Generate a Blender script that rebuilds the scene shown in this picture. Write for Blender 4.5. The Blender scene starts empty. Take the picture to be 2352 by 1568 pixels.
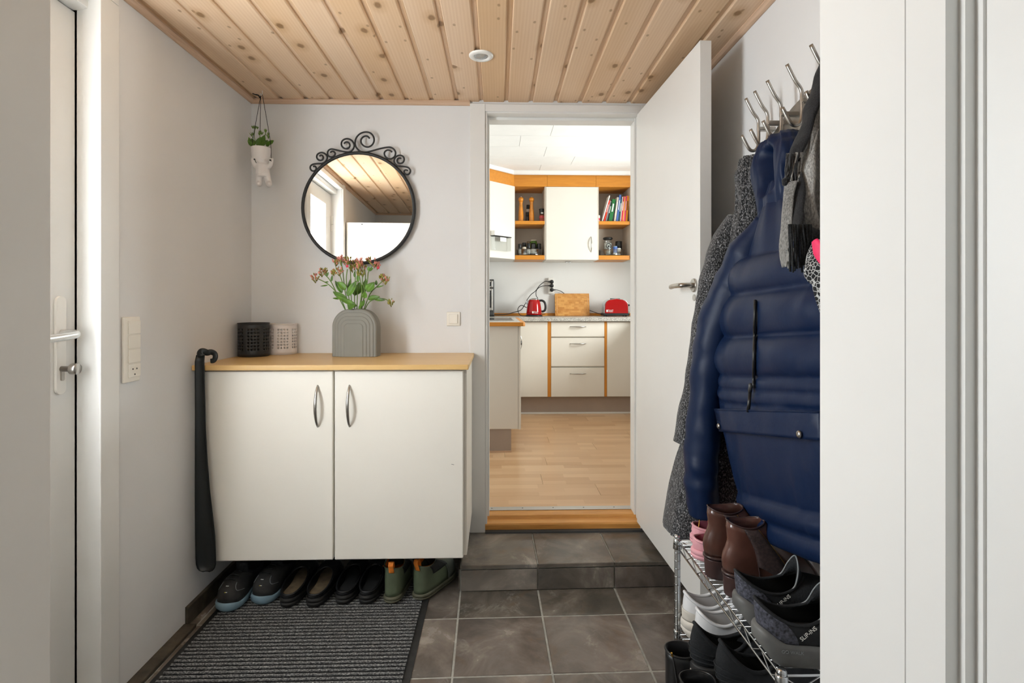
import bpy, bmesh, math, random
import numpy as np
from mathutils import Vector, Matrix, noise as mnoise

# ------------------------------------------------------------------ camera, world, lights, exposure
SC = bpy.context.scene
COL = SC.collection
FPX = 1241.33                       # focal length in pixels of the 2352 px wide frame (19 mm lens)
CAMZ = 1.25
TH = math.atan(33.0 / FPX)          # the camera looks this far to the right of the hallway axis
cam_d = bpy.data.cameras.new('camera')
cam_d.lens = 36.0 * FPX / 2352.0
cam_d.sensor_width = 36.0
cam_d.shift_y = -88.0 / 2352.0
cam_d.clip_start = 0.02
cam = bpy.data.objects.new('camera', cam_d)
COL.objects.link(cam)
cam.location = (0, 0, CAMZ)
cam.rotation_euler = (math.pi / 2, 0, -TH)
SC.camera = cam

world = bpy.data.worlds.new('world')
SC.world = world
world.use_nodes = True
world.node_tree.nodes['Background'].inputs[0].default_value = (0.86, 0.93, 1.0, 1)
world.node_tree.nodes['Background'].inputs[1].default_value = 1.0

def area_light(name, loc, rot, sx, sy, power, color=(1, 1, 1)):
    d = bpy.data.lights.new(name, 'AREA')
    d.shape = 'RECTANGLE'; d.size = sx; d.size_y = sy; d.energy = power; d.color = color
    o = bpy.data.objects.new(name, d)
    COL.objects.link(o)
    o.location = loc; o.rotation_euler = rot
    return o

# daylight outside the kitchen window, and fill light at an added rear hall window
area_light('fill_added_window', (0.42, -0.93, 1.55), (math.pi / 2, 0, 0), 0.8, 1.2, 5.0, (1.0, 0.98, 0.95))  # unseen source, added to light the hall from behind the camera
area_light('daylight_kitchen_window', (2.14, 4.35, 1.72), (0, math.pi / 2, 0), 0.70, 0.70, 84, (1.0, 0.98, 0.96))
PANE_STRENGTH = 15.5                # frosted pane of the front door, bright with daylight

SC.view_settings.view_transform = 'Standard'
SC.view_settings.look = 'None'
SC.view_settings.exposure = 0.38
SC.view_settings.gamma = 1.0
SC.view_settings.use_curve_mapping = False

# ------------------------------------------------------------------ helpers: pixels to points
CT, ST = math.cos(TH), math.sin(TH)
def ray(u, v):
    c = (u - 1176.0) / FPX
    return Vector((c * CT + ST, CT - c * ST, -(v - 696.0) / FPX))
CAMP = Vector((0, 0, CAMZ))
def at_y(u, v, y):
    d = ray(u, v); return CAMP + d * (y / d.y)
def at_x(u, v, x):
    d = ray(u, v); return CAMP + d * (x / d.x)
def at_z(u, v, z):
    d = ray(u, v); return CAMP + d * ((z - CAMZ) / d.z)

# ------------------------------------------------------------------ helpers: materials
def lin(c):
    return tuple(((x / 255.0) / 12.92 if x / 255.0 <= 0.04045 else ((x / 255.0 + 0.055) / 1.055) ** 2.4) for x in c) + (1.0,)
class NT:
    def __init__(self, name):
        self.m = bpy.data.materials.new(name); self.m.use_nodes = True
        self.t = self.m.node_tree; self.n = self.t.nodes
        self.b = self.n['Principled BSDF']; self.out = self.n['Material Output']
    def node(self, kind, **kw):
        x = self.n.new(kind)
        for k, v in kw.items(): setattr(x, k, v)
        return x
    def link(self, a, b): self.t.links.new(a, b)
    def set(self, **kw):
        names = dict(rough='Roughness', metal='Metallic', spec='Specular IOR Level', coat='Coat Weight', sheen='Sheen Weight')
        for k, v in kw.items(): self.b.inputs[names[k]].default_value = v
    def coord(self, scale=(1, 1, 1), rnd=0.0, which='Object'):
        tc = self.node('ShaderNodeTexCoord'); mp = self.node('ShaderNodeMapping')
        mp.inputs['Scale'].default_value = scale
        if rnd:
            oi = self.node('ShaderNodeObjectInfo'); mu = self.node('ShaderNodeVectorMath', operation='SCALE')
            cb = self.node('ShaderNodeCombineXYZ')
            for i in range(3): self.link(oi.outputs['Random'], cb.inputs[i])
            self.link(cb.outputs[0], mu.inputs[0]); mu.inputs['Scale'].default_value = rnd
            ad = self.node('ShaderNodeVectorMath', operation='ADD')
            self.link(tc.outputs[which], ad.inputs[0]); self.link(mu.outputs[0], ad.inputs[1])
            self.link(ad.outputs[0], mp.inputs['Vector'])
        else:
            self.link(tc.outputs[which], mp.inputs['Vector'])
        return mp.outputs[0]
    def noise(self, vec, scale=5, detail=4, rough=0.5, dist=0.0):
        x = self.node('ShaderNodeTexNoise'); x.inputs['Scale'].default_value = scale
        x.inputs['Detail'].default_value = detail; x.inputs['Roughness'].default_value = rough
        x.inputs['Distortion'].default_value = dist
        if vec is not None: self.link(vec, x.inputs['Vector'])
        return x.outputs['Fac']
    def ramp(self, fac, stops, interp='LINEAR'):
        x = self.node('ShaderNodeValToRGB'); x.color_ramp.interpolation = interp
        e = x.color_ramp.elements
        while len(e) < len(stops): e.new(0.5)
        for i, (p, c) in enumerate(stops):
            e[i].position = p; e[i].color = c if len(c) == 4 else lin(c)
        self.link(fac, x.inputs[0]); return x.outputs[0]
    def mix(self, fac, a, b, blend='MIX'):
        x = self.node('ShaderNodeMix', data_type='RGBA', blend_type=blend)
        for s, val in ((x.inputs[0], fac), (x.inputs[6], a), (x.inputs[7], b)):
            if isinstance(val, (int, float)): s.default_value = val
            elif isinstance(val, tuple): s.default_value = val if len(val) == 4 else lin(val)
            else: self.link(val, s)
        return x.outputs[2]
    def math(self, op, a, b=None, clamp=False):
        x = self.node('ShaderNodeMath', operation=op, use_clamp=clamp)
        for s, val in ((x.inputs[0], a), (x.inputs[1], b)):
            if val is None: continue
            if isinstance(val, (int, float)): s.default_value = val
            else: self.link(val, s)
        return x.outputs[0]
    def color(self, c):
        if isinstance(c, tuple): self.b.inputs['Base Color'].default_value = c if len(c) == 4 else lin(c)
        else: self.link(c, self.b.inputs['Base Color'])
    def bump(self, h, strength=0.2, dist=0.01):
        x = self.node('ShaderNodeBump'); x.inputs['Strength'].default_value = strength
        x.inputs['Distance'].default_value = dist
        self.link(h, x.inputs['Height']); self.link(x.outputs[0], self.b.inputs['Normal'])

def M(name, rgb, rough=0.5, metal=0.0, var=0.05, vscale=6, bump=0.0, bscale=60, spec=0.5, coat=0.0, sheen=0.0, rnd=0.0):
    n = NT(name)
    vec = n.coord((1, 1, 1), rnd=10.0)
    f = n.noise(vec, vscale, 4)
    lo = tuple(max(0, c * (1 - var)) for c in rgb); hi = tuple(min(255, c * (1 + var)) for c in rgb)
    col = n.ramp(f, [(0.3, lo), (0.7, hi)])
    if rnd:
        oi = n.node('ShaderNodeObjectInfo')
        hsv = n.node('ShaderNodeHueSaturation'); n.link(col, hsv.inputs['Color'])
        n.link(n.math('ADD', n.math('MULTIPLY', oi.outputs['Random'], rnd), 1 - rnd / 2), hsv.inputs['Value'])
        col = hsv.outputs[0]
    n.color(col); n.set(rough=rough, metal=metal, spec=spec, coat=coat, sheen=sheen)
    if bump: n.bump(n.noise(vec, bscale, 3), bump, 0.005)
    return n.m

def mat_pine():
    n = NT('pine_board')
    v = n.coord((1, 1, 1), rnd=37.0)
    g = n.node('ShaderNodeMapping'); g.inputs['Scale'].default_value = (16, 0.9, 1); n.link(v, g.inputs['Vector'])
    fine = n.node('ShaderNodeMapping'); fine.inputs['Scale'].default_value = (150, 4, 1); n.link(v, fine.inputs['Vector'])
    # grain rings bent around
    wv = n.node('ShaderNodeTexWave', wave_type='BANDS', bands_direction='X')
    wv.inputs['Scale'].default_value = 1.6; wv.inputs['Distortion'].default_value = 5.0
    wv.inputs['Detail'].default_value = 2.5; wv.inputs['Detail Scale'].default_value = 0.8
    n.link(g.outputs[0], wv.inputs['Vector'])
    oi = n.node('ShaderNodeObjectInfo')
    base = n.ramp(oi.outputs['Random'], [(0.0, (231, 200, 165)), (0.35, (236, 208, 178)), (0.7, (233, 203, 170)), (1.0, (227, 192, 152))])
    broad = n.noise(g.outputs[0], 0.35, 3)
    base = n.mix(n.math('MULTIPLY', n.ramp(broad, [(0.4, (0, 0, 0)), (0.75, (255, 255, 255))]), 0.5), base, (214, 172, 124))
    col = n.mix(n.math('MULTIPLY', wv.outputs['Fac'], 0.16), base, (190, 140, 92))
    col = n.mix(n.math('MULTIPLY', n.noise(fine.outputs[0], 1.0, 3), 0.18), col, (182, 132, 88))
    # knots: one sparse layer of large ones and a denser one of pin knots
    def knots(sx, sy, r0, r1, keep):
        mp = n.node('ShaderNodeMapping'); mp.inputs['Scale'].default_value = (sx, sy, 0); n.link(v, mp.inputs['Vector'])
        vo = n.node('ShaderNodeTexVoronoi', voronoi_dimensions='2D'); vo.inputs['Scale'].default_value = 1.0
        n.link(mp.outputs[0], vo.inputs['Vector'])
        sep = n.node('ShaderNodeSeparateColor'); n.link(vo.outputs['Color'], sep.inputs[0])
        on = n.math('GREATER_THAN', sep.outputs[0], keep)
        d = n.math('ADD', vo.outputs['Distance'], n.math('MULTIPLY', n.math('SUBTRACT', n.noise(mp.outputs[0], 9, 2), 0.5), r1 * 0.5))
        core = n.math('MULTIPLY', n.ramp(d, [(r0, (255, 255, 255)), (r1, (0, 0, 0))]), on)
        halo = n.math('MULTIPLY', n.ramp(d, [(r1, (255, 255, 255)), (r1 * 2.6, (0, 0, 0))]), on)
        return core, halo
    c1, h1 = knots(7, 4.6, 0.06, 0.105, 0.62)
    c2, h2 = knots(15, 9, 0.05, 0.10, 0.76)
    col = n.mix(n.math('MULTIPLY', h1, 0.35), col, (176, 128, 72))
    col = n.mix(n.math('MULTIPLY', c1, 0.78), col, (122, 84, 42))
    col = n.mix(n.math('MULTIPLY', c2, 0.6), col, (134, 94, 52))
    n.color(col); n.set(rough=0.42, spec=0.35)
    n.bump(n.noise(fine.outputs[0], 1.0, 2), 0.05, 0.004)
    return n.m

def mat_slate():
    n = NT('slate_tile')
    v = n.coord((1, 1, 1), rnd=23.0)
    a = n.noise(v, 4.5, 6, 0.62, 0.6)
    col = n.ramp(a, [(0.28, (62, 58, 56)), (0.43, (96, 88, 81)), (0.56, (126, 115, 106)), (0.72, (170, 160, 147))])
    rust = n.ramp(n.noise(v, 6.0, 4, 0.6, 0.8), [(0.56, (0, 0, 0)), (0.74, (255, 255, 255))])
    col = n.mix(n.math('MULTIPLY', rust, 0.55), col, (112, 86, 58))
    pale = n.ramp(n.noise(v, 3.6, 9, 0.75, 1.2), [(0.58, (0, 0, 0)), (0.68, (255, 255, 255)), (0.74, (60, 60, 60))])
    col = n.mix(n.math('MULTIPLY', pale, 0.55), col, (186, 178, 166))
    oi = n.node('ShaderNodeObjectInfo')
    tint = n.ramp(oi.outputs['Random'], [(0.0, (168, 164, 152)), (0.35, (126, 112, 102)), (0.7, (98, 90, 86)), (1.0, (140, 136, 120))])
    col = n.mix(0.2, col, tint)
    hsv = n.node('ShaderNodeHueSaturation'); n.link(col, hsv.inputs['Color'])
    n.link(n.math('ADD', n.math('MULTIPLY', oi.outputs['Random'], -0.25), 1.0), hsv.inputs['Value'])
    n.color(hsv.outputs[0]); n.set(spec=0.45)
    n.link(n.ramp(a, [(0.3, (90, 90, 90)), (0.7, (150, 150, 150))]), n.b.inputs['Roughness'])
    n.bump(n.noise(v, 14, 6, 0.6), 0.25, 0.006)
    return n.m

def mat_wood(name, rgb, dark, scale=(2, 30, 30), rough=0.4, amt=0.5):
    n = NT(name)
    v = n.coord(scale, rnd=9.0)
    f = n.noise(v, 1.5, 4, 0.6, 0.8)
    n.color(n.mix(n.math('MULTIPLY', n.ramp(f, [(0.35, (0, 0, 0)), (0.7, (255, 255, 255))]), amt), rgb, dark))
    n.set(rough=rough); return n.m

def mat_laminate():
    n = NT('laminate_floor')
    v = n.coord((1, 1, 1), rnd=0.0)
    oi = n.node('ShaderNodeObjectInfo')
    off = n.node('ShaderNodeCombineXYZ'); n.link(n.math('MULTIPLY', oi.outputs['Random'], 31.0), off.inputs[0])
    ad = n.node('ShaderNodeVectorMath', operation='ADD'); n.link(v, ad.inputs[0]); n.link(off.outputs[0], ad.inputs[1])
    br = n.node('ShaderNodeTexBrick'); n.link(ad.outputs[0], br.inputs['Vector'])
    br.inputs['Scale'].default_value = 1.0; br.inputs['Brick Width'].default_value = 0.41; br.inputs['Row Height'].default_value = 0.0633
    br.inputs['Mortar Size'].default_value = 0.0; br.offset = 0.37; br.squash = 1.0
    br.inputs['Color1'].default_value = lin((204, 162, 120)); br.inputs['Color2'].default_value = lin((228, 192, 152))
    br.inputs['Bias'].default_value = 0.1
    mp = n.node('ShaderNodeMapping'); mp.inputs['Scale'].default_value = (3, 60, 1); n.link(ad.outputs[0], mp.inputs['Vector'])
    col = n.mix(n.math('MULTIPLY', n.noise(mp.outputs[0], 1.0, 4), 0.35), br.outputs['Color'], (196, 152, 108))
    n.color(col); n.set(rough=0.28, spec=0.45)
    return n.m

def mat_granite():
    n = NT('speckled_worktop')
    v = n.coord((1, 1, 1))
    f = n.noise(v, 240, 3, 0.6)
    n.color(n.ramp(f, [(0.36, (60, 56, 52)), (0.46, (150, 145, 138)), (0.56, (214, 210, 202)), (0.68, (240, 238, 232))]))
    n.set(rough=0.35); return n.m

def mat_butcher():
    n = NT('butcher_block')
    v = n.coord((1, 1, 1))
    sp = n.node('ShaderNodeSeparateXYZ'); n.link(v, sp.inputs[0])
    cb = n.node('ShaderNodeCombineXYZ'); n.link(sp.outputs[0], cb.inputs[0]); n.link(sp.outputs[2], cb.inputs[1])
    br = n.node('ShaderNodeTexBrick'); n.link(cb.outputs[0], br.inputs['Vector'])
    br.inputs['Scale'].default_value = 1.0; br.inputs['Brick Width'].default_value = 0.035; br.inputs['Row Height'].default_value = 0.019
    br.inputs['Mortar Size'].default_value = 0.0; br.offset = 0.43
    br.inputs['Color1'].default_value = lin((196, 128, 52)); br.inputs['Color2'].default_value = lin((230, 170, 92))
    n.color(n.mix(n.math('MULTIPLY', n.noise(v, 90, 3), 0.3), br.outputs['Color'], (170, 104, 40)))
    n.set(rough=0.45); return n.m

def mat_tweed():
    n = NT('charcoal_tweed')
    v = n.coord((1, 1, 1))
    mp = n.node('ShaderNodeMapping'); mp.inputs['Scale'].default_value = (1, 1, 0.55); n.link(v, mp.inputs['Vector'])
    f = n.noise(mp.outputs[0], 300, 3, 0.75)
    n.color(n.ramp(f, [(0.40, (18, 19, 21)), (0.50, (52, 53, 55)), (0.57, (110, 110, 112)), (0.68, (190, 190, 190))]))
    n.set(rough=0.95, spec=0.1, sheen=0.3); n.bump(n.noise(mp.outputs[0], 190, 3), 0.9, 0.006)
    return n.m

def mat_knit(name, rgb, scale=420):
    n = NT(name)
    v = n.coord((1, 1, 0.25))
    f = n.noise(v, scale, 3, 0.7)
    d = tuple(c * 0.62 for c in rgb)
    n.color(n.ramp(f, [(0.35, d), (0.65, rgb)])); n.set(rough=0.95, spec=0.1, sheen=0.2)
    n.bump(f, 0.5, 0.004); return n.m

def mat_mat():
    n = NT('ribbed_carpet')
    v = n.coord((1, 1, 1))
    mp = n.node('ShaderNodeMapping'); mp.inputs['Scale'].default_value = (0.45, 1, 1); n.link(v, mp.inputs['Vector'])
    f = n.noise(mp.outputs[0], 330, 3, 0.7)
    sp = n.node('ShaderNodeSeparateXYZ'); n.link(v, sp.inputs[0])
    col = n.ramp(f, [(0.36, (60, 60, 62)), (0.50, (112, 112, 112)), (0.66, (190, 189, 184))])
    wear = n.noise(v, 3, 3)
    col = n.mix(n.math('MULTIPLY', wear, 0.35), col, (84, 82, 78))
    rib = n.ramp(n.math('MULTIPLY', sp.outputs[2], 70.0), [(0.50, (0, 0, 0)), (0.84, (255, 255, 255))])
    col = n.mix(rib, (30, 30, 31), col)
    n.color(col); n.set(rough=0.97, spec=0.1)
    n.bump(f, 0.7, 0.006); return n.m

def mat_quilt(name, rgb):
    n = NT(name)
    v = n.coord((1, 1, 1))
    f = n.noise(v, 16, 4, 0.6, 0.5)
    n.color(n.mix(n.noise(v, 500, 2), rgb, tuple(c * 0.8 for c in rgb)))
    n.set(rough=0.46, spec=0.25)
    n.bump(f, 0.06, 0.02); return n.m

def mat_clear(name, tint=(235, 238, 238), gloss=0.22):
    n = NT(name)
    tr = n.node('ShaderNodeBsdfTransparent'); tr.inputs[0].default_value = lin(tint)
    gl = n.node('ShaderNodeBsdfGlossy'); gl.inputs['Roughness'].default_value = 0.08
    lw = n.node('ShaderNodeLayerWeight'); lw.inputs[0].default_value = 0.35
    mx = n.node('ShaderNodeMixShader')
    n.link(n.math('ADD', n.math('MULTIPLY', lw.outputs['Facing'], 0.5), gloss * 0.4, True), mx.inputs[0])
    n.link(tr.outputs[0], mx.inputs[1]); n.link(gl.outputs[0], mx.inputs[2])
    n.link(mx.outputs[0], n.out.inputs['Surface']); return n.m

def mat_pane():
    n = NT('frosted_pane')
    v = n.coord((1, 1, 1))
    f = n.node('ShaderNodeTexVoronoi'); f.inputs['Scale'].default_value = 70; n.link(v, f.inputs['Vector'])
    n.color((240, 245, 248)); n.set(rough=0.25)
    n.bump(f.outputs['Distance'], 0.6, 0.004)
    n.b.inputs['Emission Color'].default_value = (0.90, 0.96, 1.0, 1)
    n.b.inputs['Emission Strength'].default_value = PANE_STRENGTH
    return n.m

def mat_rope():
    n = NT('dark_yarn'); v = n.coord((1, 1, 1))
    n.color(n.ramp(n.noise(v, 300, 2), [(0.3, (14, 15, 16)), (0.7, (46, 48, 50))])); n.set(rough=0.9); return n.m

MT = dict(
    wall=M('wall_paint', (229, 228, 227), 0.75, bump=0.06, bscale=90, var=0.012, vscale=2),
    wall_k=M('kitchen_wall_paint', (236, 234, 231), 0.75, bump=0.05, bscale=90, var=0.012, vscale=2),
    white=M('white_lacquer', (236, 232, 225), 0.35, var=0.012),
    white_d=M('white_door_paint', (231, 229, 225), 0.38, var=0.012, vscale=2),
    ceil_w=M('white_ceiling_panel', (240, 239, 237), 0.6, var=0.01),
    cream=M('cream_laminate', (240, 234, 223), 0.33, var=0.012, vscale=2),
    cream_k=M('kitchen_laminate', (229, 223, 213), 0.33, var=0.012, vscale=2),
    inner=M('cabinet_interior', (206, 196, 182), 0.5, var=0.02),
    pine=mat_pine(), slate=mat_slate(),
    trim_wood=mat_wood('trim_pine', (214, 182, 154), (176, 134, 100), (3, 60, 60), 0.45),
    trim_wood_y=mat_wood('trim_pine_length', (214, 182, 154), (176, 134, 100), (60, 3, 60), 0.45),
    grout=M('grout', (158, 155, 146), 0.9, var=0.1, vscale=40, bump=0.3, bscale=200),
    subfloor=M('board_back', (120, 92, 66), 0.8),
    darkwood=M('dark_skirting', (74, 66, 54), 0.6, var=0.25, vscale=20, bump=0.2),
    beech=mat_wood('beech_worktop', (222, 184, 122), (206, 160, 96), (3, 40, 40), 0.36),
    orange=mat_wood('oiled_beech', (214, 140, 44), (186, 112, 32), (3, 30, 30), 0.4),
    orange_z=mat_wood('oiled_beech_upright', (206, 134, 48), (180, 108, 34), (30, 30, 3), 0.4),
    sill=mat_wood('varnished_sill', (218, 158, 84), (184, 118, 52), (3, 40, 60), 0.35, 0.7),
    laminate=mat_laminate(), granite=mat_granite(), butcher=mat_butcher(),
    tweed=mat_tweed(), carpet=mat_mat(), navy=mat_quilt('navy_shell_fabric', (11, 33, 68)),
    navy_d=M('navy_lining', (16, 26, 44), 0.6),
    steel=M('brushed_steel', (176, 172, 166), 0.28, 1.0, var=0.06, vscale=30),
    chrome=M('chrome', (200, 204, 208), 0.14, 1.0, var=0.02),
    alu=M('satin_aluminium', (206, 206, 204), 0.35, 0.8, var=0.03),
    black=M('black_plastic', (22, 23, 24), 0.38, var=0.1),
    black_m=M('black_iron', (34, 35, 36), 0.5, var=0.15, vscale=40),
    horn=M('black_shoehorn_plastic', (20, 24, 24), 0.42, var=0.1),
    rubber=M('black_rubber', (34, 33, 32), 0.62, var=0.25, vscale=30, bump=0.1, bscale=120),
    leather_b=M('black_leather', (26, 26, 27), 0.38, var=0.25, vscale=18, bump=0.15, bscale=60),
    suede_b=M('black_nubuck', (44, 43, 42), 0.8, var=0.25, vscale=25, bump=0.15, bscale=150),
    foam_b=M('black_mesh', (27, 29, 32), 0.85, var=0.2, vscale=40, bump=0.3, bscale=260),
    knit_b=M('navy_black_knit', (60, 61, 70), 0.75, var=0.55, vscale=150, bump=0.6, bscale=150),
    olive=M('green_rubber_boot', (90, 99, 78), 0.36, var=0.14, vscale=10),
    olive_g=M('grey_green_rubber', (98, 103, 95), 0.34, var=0.12, vscale=10),
    olive_s=M('olive_boot_sole', (88, 86, 68), 0.6, var=0.15, vscale=25),
    elastic=M('black_elastic', (34, 35, 34), 0.8, var=0.2, vscale=120, bump=0.3, bscale=400),
    orange_t=M('orange_webbing', (236, 132, 44), 0.7, var=0.08, vscale=80),
    bluegrey=M('blue_grey_sole', (122, 148, 162), 0.55, var=0.08, vscale=20),
    tan=M('tan_insole', (112, 96, 74), 0.8, var=0.15, vscale=30),
    insole=M('dark_insole', (22, 22, 22), 0.9, var=0.2),
    brown=M('brown_leather', (82, 53, 45), 0.24, var=0.16, vscale=12, bump=0.08, bscale=40, coat=0.3),
    brown_d=M('dark_brown_heel', (62, 44, 42), 0.32, var=0.15, vscale=20),
    brown_e=M('brown_elastic', (62, 48, 47), 0.8, var=0.2, vscale=150, bump=0.3, bscale=400),
    pink=M('pink_foam', (226, 164, 172), 0.55, var=0.04),
    pink_d=M('pink_lining', (176, 92, 108), 0.6, var=0.06),
    whitesh=M('white_leather', (232, 232, 233), 0.38, var=0.03),
    offwhite=M('off_white_sole', (214, 208, 198), 0.6, var=0.06, vscale=20),
    greysole=M('dark_grey_sole', (92, 92, 90), 0.5, var=0.18, vscale=14),
    bone=M('bone_midsole', (206, 196, 180), 0.6, var=0.1, vscale=18),
    label=M('white_label', (222, 222, 216), 0.7, var=0.15, vscale=120),
    print_w=M('white_print', (236, 236, 232), 0.6, var=0.01),
    print_y=M('yellow_print', (222, 206, 64), 0.6, var=0.01),
    print_n=M('navy_print', (26, 36, 90), 0.6, var=0.01),
    print_g=M('grey_print', (132, 136, 138), 0.6, var=0.01),
    print_k=M('black_print', (28, 26, 24), 0.6, var=0.01),
    vase=M('matt_grey_ceramic', (134, 132, 124), 0.62, var=0.03),
    leaf=M('leaf_green', (82, 120, 36), 0.45, var=0.28, vscale=30, rnd=0.35),
    stem=M('stem_green', (104, 134, 56), 0.5, var=0.12),
    bud=M('bud_olive', (146, 140, 62), 0.6, var=0.25, vscale=90, rnd=0.3),
    petal=M('petal_pink', (214, 138, 122), 0.6, var=0.2, vscale=120, rnd=0.3),
    rose=M('petal_rose', (238, 72, 96), 0.5, var=0.12, vscale=90),
    ceramic=M('white_ceramic', (238, 234, 232), 0.5, var=0.01),
    soil=M('potting_soil', (52, 40, 30), 0.95, var=0.4, vscale=150, bump=0.5, bscale=200),
    pot_w=M('white_enamel', (226, 218, 214), 0.4, var=0.015),
    pot_b=M('black_enamel', (32, 33, 34), 0.45, var=0.06),
    red=M('red_enamel', (168, 4, 8), 0.16, var=0.02, coat=0.3, spec=0.3),
    dgrey=M('dark_grey_plastic', (64, 64, 64), 0.4, var=0.05),
    glass_k=M('black_glass', (16, 16, 18), 0.08, var=0.02, coat=0.5),
    kick=M('grey_beige_plinth', (168, 152, 140), 0.55, var=0.02),
    mill=M('orange_turned_wood', (214, 134, 30), 0.3, var=0.08, vscale=20, coat=0.4),
    spice=M('red_spice', (150, 70, 56), 0.5, var=0.35, vscale=160),
    clear=mat_clear('clear_plastic'), glass=mat_clear('clear_glass', (238, 242, 242), 0.3),
    pane=mat_pane(), yarn=mat_rope(),
    scarf_b=mat_knit('black_wool', (52, 52, 54)), scarf_g=mat_knit('grey_wool', (158, 156, 152)),
    scarf_l=mat_knit('light_grey_wool', (196, 193, 188)), scarf_d=mat_knit('charcoal_wool', (88, 88, 90)),
    pinkfab=M('pink_fabric', (232, 40, 92), 0.55, var=0.15, vscale=25),
    gold=M('brass', (190, 150, 70), 0.35, 1.0),
)
def mat_pattern():
    n = NT('patterned_weave'); v = n.coord((1, 1, 1))
    w = n.node('ShaderNodeTexVoronoi', feature='DISTANCE_TO_EDGE'); w.inputs['Scale'].default_value = 115; n.link(v, w.inputs['Vector'])
    n.color(n.ramp(w.outputs['Distance'], [(0.04, (190, 190, 188)), (0.09, (24, 24, 26))])); n.set(rough=0.9); return n.m
MT['pattern'] = mat_pattern()
def mat_mirror():
    n = NT('mirror_glass'); n.color((244, 243, 238)); n.set(rough=0.0, metal=1.0)
    return n.m
MT['mirror'] = mat_mirror()

# ------------------------------------------------------------------ helpers: meshes and objects
def catmull(pts, per=6, closed=False):
    P = [Vector(p) for p in pts]; out = []
    n = len(P)
    rng = range(n if closed else n - 1)
    for i in rng:
        p0 = P[(i - 1) % n] if closed or i > 0 else P[0] * 2 - P[1]
        p1 = P[i]; p2 = P[(i + 1) % n]
        p3 = P[(i + 2) % n] if closed or i + 2 < n else P[n - 1] * 2 - P[n - 2]
        for k in range(per):
            t = k / per
            out.append(0.5 * ((2 * p1) + (p2 - p0) * t + (2 * p0 - 5 * p1 + 4 * p2 - p3) * t * t + (3 * p1 - p0 - 3 * p2 + p3) * t ** 3))
    if not closed: out.append(P[-1])
    return out

def Wm(o):
    m = o.matrix_basis.copy()
    while o.parent:
        o = o.parent; m = o.matrix_basis @ m
    return m

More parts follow.
